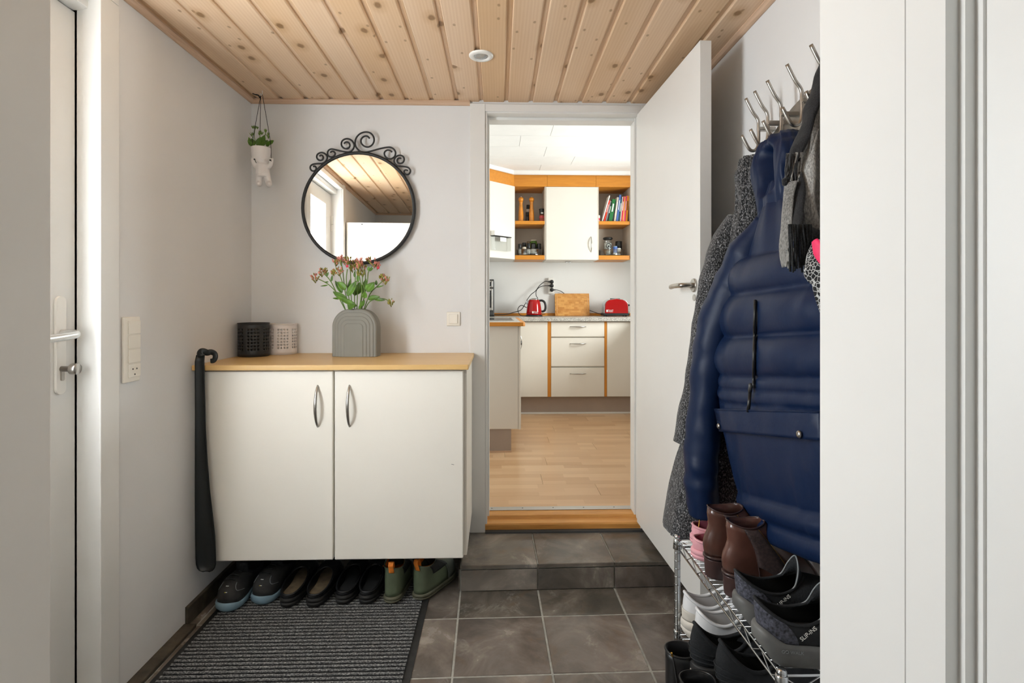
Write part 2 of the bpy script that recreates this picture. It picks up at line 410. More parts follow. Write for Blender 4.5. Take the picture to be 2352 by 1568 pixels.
class MB:
    def __init__(self): self.v = []; self.f = []
    def add(self, vs, fs):
        o = len(self.v); self.v += [Vector(p) for p in vs]; self.f += [tuple(i + o for i in q) for q in fs]; return self
    def box(self, x0, x1, y0, y1, z0, z1):
        return self.add([(x0, y0, z0), (x1, y0, z0), (x1, y1, z0), (x0, y1, z0), (x0, y0, z1), (x1, y0, z1), (x1, y1, z1), (x0, y1, z1)],
                        [(3, 2, 1, 0), (4, 5, 6, 7), (0, 1, 5, 4), (1, 2, 6, 5), (2, 3, 7, 6), (3, 0, 4, 7)])
    def obox(self, c, ax, ay, az, hx, hy, hz):
        c, ax, ay, az = Vector(c), Vector(ax).normalized(), Vector(ay).normalized(), Vector(az).normalized()
        s = [(-1, -1, -1), (1, -1, -1), (1, 1, -1), (-1, 1, -1), (-1, -1, 1), (1, -1, 1), (1, 1, 1), (-1, 1, 1)]
        return self.add([c + ax * a * hx + ay * b * hy + az * d * hz for a, b, d in s],
                        [(3, 2, 1, 0), (4, 5, 6, 7), (0, 1, 5, 4), (1, 2, 6, 5), (2, 3, 7, 6), (3, 0, 4, 7)])
    def prism(self, poly, a0, a1, axis='z', inset=None):
        n = len(poly)
        def p(q, a):
            return {'z': (q[0], q[1], a), 'y': (q[0], a, q[1]), 'x': (a, q[0], q[1])}[axis]
        vs = [p(q, a0) for q in poly] + [p(q, a1) for q in poly]
        fs = [tuple(range(n))[::-1], tuple(range(n, 2 * n))] + [(i, (i + 1) % n, n + (i + 1) % n, n + i) for i in range(n)]
        return self.add(vs, fs)
    def loops(self, rows, closed=True, cap0=False, cap1=False):
        n = len(rows[0]); vs = [p for r in rows for p in r]; fs = []
        for j in range(len(rows) - 1):
            for i in range(n if closed else n - 1):
                fs.append((j * n + i, j * n + (i + 1) % n, (j + 1) * n + (i + 1) % n, (j + 1) * n + i))
        if cap0: fs.append(tuple(range(n))[::-1])
        if cap1: fs.append(tuple((len(rows) - 1) * n + i for i in range(n)))
        return self.add(vs, fs)
    def lathe(self, prof, c=(0, 0, 0), seg=24, axis='z', cap0=True, cap1=True, sx=1.0, sy=1.0):
        rows = []
        for r, h in prof:
            row = []
            for i in range(seg):
                a = 2 * math.pi * i / seg; x, y = r * sx * math.cos(a), r * sy * math.sin(a)
                q = {'z': (x, y, h), 'y': (x, -h, y), 'x': (h, x, y)}[axis]
                if axis == 'y': q = (x, h, -y)
                row.append(Vector(c) + Vector(q))
            rows.append(row)
        return self.loops(rows, True, cap0, cap1)
    def tube(self, pts, r, seg=8, closed=False, cap=True, flat=1.0, updir=None):
        P = [Vector(p) for p in pts]; n = len(P); rows = []
        R = r if hasattr(r, '__len__') else [r] * n
        def tan(i):
            if closed: return (P[(i + 1) % n] - P[i - 1]).normalized()
            return (P[min(i + 1, n - 1)] - P[max(i - 1, 0)]).normalized()
        t = tan(0); up = Vector(updir) if updir else (Vector((0, 0, 1)) if abs(t.z) < 0.9 else Vector((1, 0, 0)))
        nrm = (up - t * up.dot(t)).normalized()
        for i in range(n):
            t = tan(i)
            if updir: nrm = Vector(updir)
            nrm = (nrm - t * nrm.dot(t))
            nrm = nrm.normalized() if nrm.length > 1e-6 else Vector((1, 0, 0))
            b = t.cross(nrm)
            rows.append([P[i] + (nrm * math.cos(2 * math.pi * k / seg) * flat + b * math.sin(2 * math.pi * k / seg)) * R[i] for k in range(seg)])
        if closed: rows.append(rows[0])
        return self.loops(rows, True, cap and not closed, cap and not closed)
    def ball(self, c, r, seg=10, rings=6, s=(1, 1, 1)):
        c = Vector(c); rows = []
        for j in range(1, rings):
            th = math.pi * j / rings
            rows.append([c + Vector((r * s[0] * math.sin(th) * math.cos(2 * math.pi * i / seg), r * s[1] * math.sin(th) * math.sin(2 * math.pi * i / seg), -r * s[2] * math.cos(th))) for i in range(seg)])
        return self.loops(rows, True, True, True)
    def xf(self, m, start=0):
        for i in range(start, len(self.v)): self.v[i] = m @ self.v[i]
        return self
    def mesh(self, name, smooth=False, weld=False):
        me = bpy.data.meshes.new(name)
        me.from_pydata([tuple(p) for p in self.v], [], self.f)
        me.validate(); me.update()
        bm = bmesh.new(); bm.from_mesh(me)
        if weld: bmesh.ops.remove_doubles(bm, verts=bm.verts, dist=1e-5)
        bmesh.ops.recalc_face_normals(bm, faces=bm.faces); bm.to_mesh(me); bm.free()
        if smooth:
            for p in me.polygons: p.use_smooth = True
        return me
    def build(self, name, mat, parent=None, smooth=False, bevel=0, bseg=2, solid=0, subd=0, local=False, soff=-1, weld=False):
        """world coordinates unless local; top-level meshes get their origin at the centre of their base"""
        if parent is None:
            if not local:
                a = np.array([tuple(p) for p in self.v])
                c = Vector(((a[:, 0].min() + a[:, 0].max()) / 2, (a[:, 1].min() + a[:, 1].max()) / 2, a[:, 2].min()))
                self.v = [p - c for p in self.v]
            else: c = Vector((0, 0, 0))
            o = bpy.data.objects.new(name, self.mesh(name, smooth)); o.location = c
        else:
            if not local:
                inv = Wm(parent).inverted(); self.v = [inv @ p for p in self.v]
            o = bpy.data.objects.new(name, self.mesh(name, smooth, weld)); o.parent = parent
        COL.objects.link(o)
        o.data.materials.append(MT[mat] if isinstance(mat, str) else mat)
        if subd:
            md = o.modifiers.new('subd', 'SUBSURF'); md.levels = subd; md.render_levels = subd
        if solid:
            md = o.modifiers.new('thickness', 'SOLIDIFY'); md.thickness = solid; md.offset = soff
        if bevel:
            md = o.modifiers.new('bevel', 'BEVEL'); md.width = bevel; md.segments = bseg; md.limit_method = 'ANGLE'; md.angle_limit = 0.6
            if not smooth:
                for p in o.data.polygons: p.use_smooth = True
                wn = o.modifiers.new('wn', 'WEIGHTED_NORMAL'); wn.keep_sharp = True
        return o

def tag(o, label, cat=None, group=None, kind=None):
    o['label'] = label
    if cat: o['category'] = cat
    if group: o['group'] = group
    if kind: o['kind'] = kind
    return o
def thing(name, label, cat, loc=(0, 0, 0), rotz=0.0, group=None):
    o = bpy.data.objects.new(name, None); COL.objects.link(o)
    o.location = loc; o.rotation_euler = (0, 0, rotz); o.empty_display_size = 0.05
    return tag(o, label, cat, group)
def struct(o, label): return tag(o, label, None, None, 'structure')
def copy_tree(o, parent=None):
    c = o.copy(); COL.objects.link(c); c.parent = parent
    for ch in list(o.children): copy_tree(ch, c)
    return c
def lettering(txt, size, name, mat, parent, mtx, depth=0.0004, align='LEFT'):
    cu = bpy.data.curves.new(name, 'FONT'); cu.body = txt; cu.size = size; cu.extrude = depth; cu.align_x = align
    o = bpy.data.objects.new('tmp_text', cu); COL.objects.link(o)
    dg = bpy.context.evaluated_depsgraph_get()
    me = bpy.data.meshes.new_from_object(o.evaluated_get(dg))
    bpy.data.objects.remove(o); bpy.data.curves.remove(cu)
    me.name = name; me.transform(Wm(parent).inverted() @ mtx)
    me.materials.clear(); me.materials.append(MT[mat])
    r = bpy.data.objects.new(name, me); r.parent = parent; COL.objects.link(r); return r
def frame(o, x, y):
    """matrix with origin o, text direction x, text up y"""
    x = Vector(x).normalized(); y = Vector(y); y = (y - x * y.dot(x)).normalized(); z = x.cross(y)
    m = Matrix.Identity(4)
    for i in range(3): m[i][0], m[i][1], m[i][2], m[i][3] = x[i], y[i], z[i], o[i]
    return m
R = random.Random(7)

# ------------------------------------------------------------------ the setting: hallway shell
XL, XR, YB, YR, ZC = -1.21, 0.90, 2.69, -0.76, 2.25
struct(MB().box(XL - .16, XL, YR, .77, 0, ZC + .1).box(XL - .16, XL, 1.70, YB, 0, ZC + .1).box(XL - .16, XL, .77, 1.70, 2.19, ZC + .1)
       .build('wall_left', 'wall'), 'smooth white painted wall with the front door opening')
struct(MB().box(XL - .16, -.062, YB, YB + .12, 0, 2.75).box(.715, 1.1, YB, YB + .12, 0, 2.75).box(-.062, .715, YB, YB + .12, 2.205, 2.75)
       .build('wall_back', 'wall'), 'white painted wall holding the round mirror and the kitchen doorway')
struct(MB().box(XR, XR + .1, YR, YB, 0, ZC + .1).build('wall_right', 'wall'), 'white painted wall behind the hanging coats')
struct(MB().box(XL - .16, .02, YR - .1, YR, 0, ZC + .1).box(.82, XR + .1, YR - .1, YR, 0, ZC + .1).box(.02, .82, YR - .1, YR, 0, .95).box(.02, .82, YR - .1, YR, 2.15, ZC + .1)
       .build('wall_rear', 'wall'), 'white wall with an added window opposite the mirror')
w = struct(MB().box(.02, .06, YR - .09, YR - .03, .95, 2.15).box(.78, .82, YR - .09, YR - .03, .95, 2.15).box(.06, .78, YR - .09, YR - .03, .95, .99).box(.06, .78, YR - .09, YR - .03, 2.11, 2.15)
           .build('window_added', 'white'), 'white framed rear window added to let fill light in')
MB().box(.06, .78, YR - .062, YR - .058, .99, 2.11).build('pane', 'glass', w)  # pane of the unseen rear window, added as an opening for the fill light

# plank ceiling
ceil = struct(MB().box(XL - .16, XR + .1, YR - .1, YB, ZC + .014, ZC + .1).build('ceiling', 'subfloor'), 'pale knotty pine tongue and groove ceiling')
g0 = at_y(592, 236, YB).x; step = (at_y(1446, 236, YB).x - g0) / 15
prof = [(.003, ZC + .012), (.006, ZC + .002), (.009, ZC), (step - .019, ZC), (step - .015, ZC + .003), (step - .013, ZC + .009), (step + .003, ZC + .009), (step + .003, ZC + .013), (.003, ZC + .013)]
bmesh_board = MB().prism(prof, YR, YB, 'y').mesh('board')
bmesh_board.materials.append(MT['pine'])
k = -1
while g0 + k * step < XR:
    x0 = g0 + k * step
    if k == -1:
        p2 = [(max(a, XL - x0), b) for a, b in prof]
        me = MB().prism(p2, YR, YB, 'y').mesh('board'); me.materials.append(MT['pine'])
    elif x0 + step > XR:
        p2 = [(min(a, XR - x0), b) for a, b in prof]
        me = MB().prism(p2, YR, YB, 'y').mesh('board'); me.materials.append(MT['pine'])
    else: me = bmesh_board
    o = bpy.data.objects.new('board', me); COL.objects.link(o)
    o.parent = ceil; o.location = Vector((x0, 0, 0)) - ceil.location
    k += 1
# ceiling mouldings
def mould(x0, z): return [(x0, z), (x0 + .020, z), (x0 + .020, z - .006), (x0 + .015, z - .010), (x0 + .013, z - .016), (x0 + .006, z - .021), (x0, z - .021)]
struct(MB().prism(mould(XL, ZC), YR, YB, 'y').build('trim_1', 'trim_wood_y', bevel=.001), 'pine moulding between left wall and ceiling')
struct(MB().prism([(XR - (a - XL), b) for a, b in mould(XL, ZC)], YR, YB, 'y').build('trim_2', 'trim_wood_y', bevel=.001), 'pine moulding above the coat wall')
struct(MB().prism([(YB - (a - XL), b) for a, b in mould(XL, ZC)], XL, -.137, 'x').build('trim_3', 'trim_wood', bevel=.001), 'pine moulding above the mirror wall')
struct(MB().prism([(YR + (a - XL), b) for a, b in mould(XL, ZC)], XL, XR, 'x').build('trim_4', 'trim_wood', bevel=.001), 'pine moulding above the rear wall')

# tiled floor: grid slightly skew to the walls
TA = 0.018
EX, EY = Vector((math.cos(TA), math.sin(TA), 0)), Vector((-math.sin(TA), math.cos(TA), 0))
T0 = Vector((.179, 2.155, 0)); TS = .337
def clip(poly, rect):
    x0, x1, y0, y1 = rect
    def cut(P, inside, inter):
        out = []
        for i in range(len(P)):
            a, b = P[i - 1], P[i]
            if inside(b):
                if not inside(a): out.append(inter(a, b))
                out.append(b)
            elif inside(a): out.append(inter(a, b))
        return out
    def ix(X): return lambda a, b: (X, a[1] + (b[1] - a[1]) * (X - a[0]) / (b[0] - a[0]))
    def iy(Y): return lambda a, b: (a[0] + (b[0] - a[0]) * (Y - a[1]) / (b[1] - a[1]), Y)
    for ins, it in ((lambda p: p[0] >= x0, ix(x0)), (lambda p: p[0] <= x1, ix(x1)), (lambda p: p[1] >= y0, iy(y0)), (lambda p: p[1] <= y1, iy(y1))):
        if len(poly) < 3: return []
        poly = cut(poly, ins, it)
    return poly
def tile(poly, z, parent, d=.007, mat='slate'):
    """a stone slab with a softened edge on a convex polygon"""
    c = Vector((sum(p[0] for p in poly) / len(poly), sum(p[1] for p in poly) / len(poly)))
    def row(ins, zz):
        return [Vector((p[0] + (c.x - p[0]) * ins / max(.02, (Vector(p) - c).length), p[1] + (c.y - p[1]) * ins / max(.02, (Vector(p) - c).length), zz)) for p in poly]
    m = MB().loops([row(0, z - d), row(0, z - .0025), row(.0035, z)], True, True, True)
    off = Vector((c.x, c.y, z)); m.v = [p - off for p in m.v]
    o = bpy.data.objects.new('tile', m.mesh('tile')); COL.objects.link(o); o.data.materials.append(MT[mat])
    o.parent = parent; o.location = off - parent.location
    return o
floor = struct(MB().box(XL - .16, XR + .1, YR - .1, YB, -.06, -.0018).build('floor', 'grout'), 'dark slate tiled floor with grey grout')
YSTEP = .205
def cell(i, a, b):
    g = .0030
    q = [T0 + EX * (i * TS + g) + EY * (a + g), T0 + EX * ((i + 1) * TS - g) + EY * (a + g), T0 + EX * ((i + 1) * TS - g) + EY * (b - g), T0 + EX * (i * TS + g) + EY * (b - g)]
    return [(p.x, p.y) for p in q]
for i in range(-5, 4):
    rows_ = [(-k_ * TS, -(k_ - 1) * TS) for k_ in range(1, 9)] + ([(0, YSTEP)] if i >= -1 else [(0, TS)] + [(TS, 2 * TS)])
    for a, b in rows_:
        p = clip(cell(i, a, b), (XL, XR, YR, YB))
        if len(p) > 2:
            A = abs(sum(p[j - 1][0] * p[j][1] - p[j][0] * p[j - 1][1] for j in range(len(p)))) / 2
            if A > .0004: tile(p, 0, floor)
# step up to the kitchen doorway
ZS = .115
SX0 = T0 - EX * TS + EY * YSTEP
SX1 = T0 + EX * ((XR - T0.x) / EX.x) + EY * YSTEP
def fy(x): return SX0.y + (x - SX0.x) * math.tan(TA)
stp = struct(MB().prism([(SX0.x, fy(SX0.x)), (XR, fy(XR)), (XR, YB), (SX0.x, YB)], 0, ZS - .005).build('floor_step', 'grout'), 'slate tiled step in front of the kitchen doorway')
for i in range(-1, 3):
    p = clip(cell(i, YSTEP - .014, .62), (SX0.x - .004, XR, 0, YB))
    tile(p, ZS, stp, .016)
    xa, xb = (T0 + EX * (i * TS + .003) + EY * YSTEP).x, min((T0 + EX * ((i + 1) * TS - .003) + EY * YSTEP).x, XR)
    m = MB().obox(((xa + xb) / 2, fy((xa + xb) / 2) - .005, .0475), EX, EY, (0, 0, 1), (xb - xa) / 2, .005, .0445)
    o = m.build('tile', 'slate', stp, bevel=.002)
m = MB().box(SX0.x - .008, SX0.x, SX0.y + .004, YB, .003, .092).build('tile', 'slate', stp, bevel=.002)

# skirting of the left wall
struct(MB().box(XL, XL + .011, 2.125, 2.36, 0, .066).box(XL, XL + .011, 2.364, YB, 0, .066).box(XL, XL + .016, 2.125, YB, .066, .073)
       .build('baseboard_left', 'darkwood', bevel=.0015), 'dark slate skirting with a thin wooden top strip')
struct(MB().box(XL, XL + .048, .78, 2.12, 0, .014).build('trim_5', 'darkwood', bevel=.003), 'dark wooden strip along the foot of the left wall')

# front door in the left wall
XD = -1.30
struct(MB().prism([(XL + .012, 1.664), (XL - .086, 1.70), (XL - .15, 1.70), (XL - .15, 1.752), (XL, 1.752), (XL + .012, 1.746)], 0, 2.1895)
       .prism([(XL + .012, .77), (XL - .086, .735), (XL - .15, .735), (XL - .15, .69), (XL, .685), (XL + .012, .69)], 0, ZC - .001)
       .box(XL - .15, XL - .04, .736, 1.699, 2.15, 2.189).box(XL, XL + .011, .7715, 1.746, 2.191, 2.225)
       .build('trim_6', 'white_d', bevel=.003), 'white frame of the front door')
dr = struct(MB().box(XD - .055, XD, .745, .925, .02, 2.145).box(XD - .055, XD, 1.42, 1.6985, .02, 2.145).box(XD - .055, XD, .925, 1.42, .02, .95).box(XD - .055, XD, .925, 1.42, 2.06, 2.145)
            .build('door_1', 'white_d', bevel=.002), 'white front door with tall frosted glass pane')
MB().box(XD - .03, XD - .024, .925, 1.42, .95, 2.06).build('pane', 'pane', dr)
fr = MB()
for a in ((.925, .945, .95, 2.06), (1.40, 1.42, .95, 2.06), (.945, 1.40, .95, .97), (.945, 1.40, 2.04, 2.06)):
    fr.box(XD - .024, XD + .006, *a)
fr.build('glazing_bead', 'white_d', dr, bevel=.002)
def rrect(cy, cz, hy, hz, r, n=8):
    q = []
    for sx, sy, a0 in ((1, 1, 0), (-1, 1, 90), (-1, -1, 180), (1, -1, 270)):
        for k_ in range(n + 1):
            a = math.radians(a0 + 90 * k_ / n); q.append((cy + sx * (hy - r) + r * math.cos(a), cz + sy * (hz - r) + r * math.sin(a)))
    return q
pl = MB().prism(rrect(1.637, 1.125, .0185, .146, .0184), XD, XD + .008, 'x').build('handle_plate', 'white', dr, bevel=.0015)
yh, zh = 1.637, 1.155
pts = catmull([(XD + .004, yh, zh + .005), (XD + .035, yh + .002, zh + .005), (XD + .056, yh - .006, zh + .003), (XD + .058, yh - .04, zh), (XD + .055, yh - .09, zh - .004), (XD + .05, yh - .125, zh - .006)], 6)
MB().tube(pts, .0095, 10, flat=1.25).build('lever', 'alu', pl, smooth=True)
MB().lathe([(.0085, 0), (.0085, .024), (.012, .025), (.0165, .030), (.0165, .046), (.015, .048)], (XD + .008, yh, 1.055), 20, 'x').build('lock_knob', 'steel', pl, smooth=True)
MB().prism(rrect(yh, 1.037, .0055, .017, .0054), XD + .008, XD + .013, 'x').build('lock_cylinder', 'steel', pl)
MB().box(XD, XD + .022, .752, .782, 1.90, 1.97).box(XD, XD + .018, .755, .779, 1.84, 1.898).build('hinge', 'white_d', dr, bevel=.003)

# tall white cupboard beside the camera
t = thing('tall_cupboard', 'tall white cupboard standing beside the front door', 'cupboard', (-.875, .41, 0))
MB().box(-1.19, -.565, .13, .70, .03, 1.93).build('body', 'white', t, bevel=.003)
MB().box(-1.17, -.585, .16, .68, 0, .03).build('plinth', 'white', t)
for xx in (-1.06, -.655):
    MB().lathe([(.006, 0), (.006, .002)], (xx, .70, 1.915), 12, 'y').build('screw_hole', 'dgrey', t)
# door lining of the partition at the camera's right
pp = [(.418, .69), (.4185, .545), (.4195, .5445), (.4195, .4955), (.431, .495), (.431, .487), (.440, .4868), (.440, .4785), (.4425, .478), (.446, .4365), (.4485, .436), (.450, .43), (.52, .43), (.52, .69)]
pr = struct(MB().prism(pp, 0, ZC).build('trim_7', 'white_d'), 'white moulded door lining at the partition')
struct(MB().box(.52, XR, .45, .69, 0, ZC).build('wall_partition', 'wall'), 'white partition wall beside the coats')

# kitchen doorway: casing, lining, sill
struct(MB().box(-.137, -.062, YB - .014, YB, ZS, 2.238).box(-.0615, .712, YB - .013, YB, 2.200, 2.236).box(.712, .80, YB - .014, YB, ZS, 2.236)
       .build('trim_8', 'white_d', bevel=.002), 'white casing around the kitchen doorway')
struct(MB().box(-.062, -.052, YB - .006, YB + .125, ZS + .03, 2.205).box(-.052, -.042, YB + .05, YB + .125, ZS + .05, 2.2)
       .box(.705, .716, YB - .006, YB + .125, ZS + .03, 2.205).box(.695, .705, YB + .05, YB + .125, ZS + .05, 2.2)
       .box(-.052, .705, YB - .006, YB + .125, 2.193, 2.205).box(-.042, .695, YB + .05, YB + .125, 2.178, 2.193)
       .build('trim_9', 'white_d', bevel=.0015), 'white rebated lining of the kitchen doorway')
ZK = .172
sl = struct(MB().prism([(YB - .010, ZS), (YB - .010, .150), (YB - .004, .157), (YB + .045, .160), (YB + .050, .172), (YB + .056, .176), (YB + .125, .178), (YB + .125, ZS)], -.062, .716, 'x')
            .build('trim_10', 'sill', bevel=.002), 'varnished wooden door sill between slate step and kitchen floor')
MB().prism([(YB - .028, ZS), (YB - .026, .124), (YB - .012, .128), (YB - .010, ZS)], -.061, .72, 'x').build('metal_edge', 'dgrey', sl)
st_ = MB().box(-.06, .714, YB + .105, YB + .15, .178, .181).build('threshold_strip', 'alu', sl, bevel=.001)
for xx in (-.03, .13, .29, .45, .61): MB().lathe([(.0035, 0), (.0035, .0008)], (xx, YB + .13, .181), 10).build('screw', 'dgrey', st_)

# open kitchen door leaf
hx, hy = .692, YB - .022
ex, ey = at_x(1612, 400, .72).x, 1.905
al = math.atan2(ey - hy, ex - hx)
dl = struct(MB().box(0, math.hypot(ex - hx, ey - hy), 0, .042, 0, 2.022).build('door_2', 'white_d', local=True, bevel=.0015), 'plain white door leaf standing open to the hallway')
dl.location = (hx, hy, .164); dl.rotation_euler = (0, 0, al)
LD = math.hypot(ex - hx, ey - hy)
zz = 1.315 - .164; lx = LD - .047
for side, y0 in ((-1, 0), (1, .042)):
    h = MB().lathe([(.025, 0), (.025, .007), (.022, .009)], (lx, y0, zz), 24, 'y').xf(Matrix.Identity(4))
    if side < 0:
        h = MB().lathe([(.025, 0), (.025, -.007), (.022, -.009)], (lx, y0, zz), 24, 'y')
    h.build('rosette', 'steel', dl, local=True, bevel=.001)
    h = MB().tube(catmull([(lx, y0, zz), (lx, y0 + side * .035, zz), (lx - .006, y0 + side * .048, zz), (lx - .03, y0 + side * .052, zz), (lx - .08, y0 + side * .05, zz - .001), (lx - .118, y0 + side * .045, zz - .003)], 5), .0095, 12)
    h.build('lever', 'steel', dl, smooth=True, local=True)
h = MB().lathe([(.012, 0), (.012, -.004)], (lx, 0, zz - .045), 16, 'y').build('key_plate', 'steel', dl, local=True)

# ------------------------------------------------------------------ the setting: kitchen shell
KXL, KXR, KY0, KY1, KZ = -.43, 1.95, YB + .12, 5.83, 2.585
struct(MB().box(KXL - .1, KXL, KY0, KY1 + .1, 0, 2.75).build('wall_kitchen_left', 'wall_k'), 'white kitchen wall behind the hob run')
struct(MB().box(KXL, KXR, KY1, KY1 + .1, 0, 2.75).build('wall_kitchen_back', 'wall_k'), 'white kitchen wall behind kettle and toaster')
struct(MB().box(KXR, KXR + .1, KY0, 3.95, 0, 2.75).box(KXR, KXR + .1, 4.75, KY1 + .1, 0, 2.75).box(KXR, KXR + .1, 3.95, 4.75, 0, 1.30).box(KXR, KXR + .1, 3.95, 4.75, 2.15, 2.75)
       .build('wall_kitchen_right', 'wall_k'), 'white kitchen wall with window')
w = struct(MB().box(KXR + .03, KXR + .09, 3.95, 3.99, 1.30, 2.15).box(KXR + .03, KXR + .09, 4.71, 4.75, 1.30, 2.15).box(KXR + .03, KXR + .09, 3.99, 4.71, 1.30, 1.34).box(KXR + .03, KXR + .09, 3.99, 4.71, 2.11, 2.15)
           .build('window_2', 'white'), 'white framed kitchen window')
MB().box(KXR + .058, KXR + .062, 3.99, 4.71, 1.34, 2.11).build('pane', 'glass', w)
struct(MB().box(1.1, KXR + .1, YB, KY0, 0, 2.75).build('wall_kitchen_front', 'wall_k'), 'white wall beside the kitchen doorway')
kc = struct(MB().box(KXL - .1, KXR + .1, YB + .12, KY1 + .1, KZ + .006, 2.75).build('ceiling_kitchen', 'grout'), 'white panelled kitchen ceiling')
yy = KY0; row = 0
while yy < KY1:
    x0 = KXL - R.uniform(0, .9) if row % 2 else KXL - .35
    while x0 < KXR:
        a, b = max(x0, KXL), min(x0 + 1.2, KXR)
        if b - a > .02: MB().box(a + .0012, b - .0012, yy + .0012, min(yy + .298, KY1), KZ, KZ + .008).build('panel', 'ceil_w', kc, bevel=.0015)
        x0 += 1.2
    yy += .30; row += 1
kf = struct(MB().box(KXL - .1, KXR + .1, KY0, KY1 + .1, 0, ZK - .009).build('floor_kitchen', 'subfloor'), 'light beech strip laminate kitchen floor')
yy = KY0 + .02; row = 0
offs = [.25, -.35, .62, 0.05, -.6, .4, -.2, .75, .15, -.45, .55, -.1, .3]
while yy < 5.36:
    x0 = KXL - 1.2 + offs[row % 13]
    while x0 < KXR:
        a, b = max(x0, KXL), min(x0 + 1.28, KXR)
        if b - a > .03:
            m = MB().box(a + .0007, b - .0007, 0.0004, .1896, -.008, 0)
            m.v = [p - Vector((a, 0, 0)) for p in m.v]
            o = bpy.data.objects.new('plank', m.mesh('plank')); COL.objects.link(o); o.data.materials.append(MT['laminate'])
            o.parent = kf; o.location = Vector((a, yy, ZK)) - kf.location
        x0 += 1.28
    yy += .19; row += 1

# ------------------------------------------------------------------ hallway furniture
YC = 2.19
cb = thing('wall_cabinet', 'cream two-door wall cabinet hung above the row of shoes', 'cabinet', (-.66, 2.45, .218))
MB().box(-1.207, -.126, YC + .021, YB - .001, .222, .234).box(-1.207, -.126, YC + .021, YB - .001, .965, .982).box(-1.207, -1.190, YC + .021, YB - .001, .2345, .9645)\
    .box(-.142, -.126, YC + .021, YB - .001, .2345, .9645).box(-1.189, -.143, YB - .014, YB - .001, .2345, .9645).box(-.667, -.651, YC + .021, YB - .015, .2345, .9645)\
    .box(-1.189, -.668, YC + .15, YB - .02, .58, .596).build('carcass', 'cream', cb, bevel=.001)
def bow(p0, p1, out, r, seg=10, flat=.75):
    p0, p1, out = Vector(p0), Vector(p1), Vector(out)
    pts = [p0 + (p1 - p0) * s + out * math.sin(math.pi * s) ** .7 for s in np.linspace(0, 1, 15)]
    rr = [r * (.62 + .38 * math.sin(math.pi * s)) for s in np.linspace(0, 1, 15)]
    return MB().tube(pts, rr, seg, updir=out, flat=flat)
for x0, x1, hx_ in ((-1.203, -.6615, -.7225), (-.6555, -.1385, -.5955)):
    d = MB().box(x0, x1, YC, YC + .019, .218, .977).build('door', 'cream', cb, bevel=.005, bseg=3)
    bow((hx_, YC + .003, .921), (hx_, YC + .003, .752), (0, -.034, 0), .0065).build('handle', 'steel', d, smooth=True)
MB().tube([(-.187, YC - .0004, .5995), (-.176, YC - .0004, .597)], .0008, 5).build('scratch', 'print_k', cb)
tag(MB().box(-1.209, -.117, YC - .022, YB - .001, .983, 1.004).build('cabinet_worktop', 'beech', bevel=.0025), 'thin pale beech top board lying on the cream cabinet', 'worktop')

# light switch panels
sw = thing('switch_panel', 'tall white panel of three switches and a socket beside the front door', 'switch', tuple(at_x(297, 805, XL)))
a_, b_ = at_x(278, 728, XL), at_x(316, 881, XL)
y0, y1 = a_.y, b_.y; z1, z0 = 1.25 + (a_.z - 1.25), at_x(278, 881, XL).z
MB().box(XL, XL + .009, y0, y1, z0, z1).build('frame', 'cream', sw, bevel=.003)
hh = (z1 - z0 - .03) / 4
for k in range(4):
    zt = z1 - .013 - k * (hh + .0015)
    kk = MB().box(XL + .009, XL + .0125, y0 + .02, y1 - .003, zt - hh + .003, zt).build('rocker' if k < 3 else 'socket', 'cream', sw, bevel=.001)
    if k == 3:
        for dy, dz in ((.018, .030), (.037, .030), (.0275, .012)):
            MB().lathe([(.0028, 0), (.0028, .0012)], (XL + .012, y0 + .02 + dy, zt - hh + dz), 10, 'x').build('socket_hole', 'black', kk)
a_, b_ = at_y(1026, 716, YB), at_y(1057, 748, YB)
sw = thing('light_switch', 'single square cream light switch on the wall right of the mirror', 'switch', ((a_.x + b_.x) / 2, YB, b_.z))
MB().box(a_.x, b_.x, YB - .008, YB, b_.z, a_.z).build('frame', 'cream', sw, bevel=.003)
MB().box(a_.x + .012, b_.x - .012, YB - .014, YB - .008, b_.z + .012, a_.z - .012).build('rocker', 'cream', sw, bevel=.002)

# downlight
c = at_z(1105, 127, ZC)
dn = thing('recessed_downlight', 'small round white recessed spotlight in the pine ceiling', 'downlight', tuple(c))
MB().lathe([(.049, 0), (.049, -.004), (.044, -.008), (.034, -.009), (.029, -.004), (.028, .004)], c, 32, cap0=False, cap1=False).build('ring', 'white', dn, smooth=True)
MB().lathe([(.028, -.003), (.026, -.005), (.020, -.002), (.012, .002), (.004, .003)], c, 24, cap0=False).build('reflector', 'chrome', dn, smooth=True)
MB().lathe([(.0275, -.0035), (.0275, -.002)], c, 24).build('lens', 'glass', dn)

# round mirror with wrought scrolls
mir = thing('round_mirror', 'round wall mirror in black iron frame with scrolled crest', 'mirror', tuple(at_y(824, 477.6, YB - .035)), .0215)
MP = mir.location.copy(); NRM = Vector((math.sin(.0215), -math.cos(.0215), 0))
def onmir(u, v, off=0.0):
    d = ray(u, v); t_ = (MP + NRM * off - CAMP).dot(NRM) / d.dot(NRM); return CAMP + d * t_
RM = 125.5 / FPX * MP.y
def ring_pts(r, n=72): return [(r * math.cos(2 * math.pi * i / n), 0, r * math.sin(2 * math.pi * i / n)) for i in range(n)]
MB().tube([Vector(p) + Vector((0, .004, 0)) for p in ring_pts(RM)], .0088, 10, closed=True, updir=(0, 1, 0), flat=1.3).build('frame', 'black_m', mir, smooth=True, local=True)
MB().lathe([(RM, 0), (RM, .004)], (0, 0, 0), 96, 'y').build('glass', 'mirror', mir, local=True)
MB().lathe([(RM - .002, .004), (RM - .002, .012)], (0, 0, 0), 64, 'y').build('backing', 'black_m', mir, local=True)
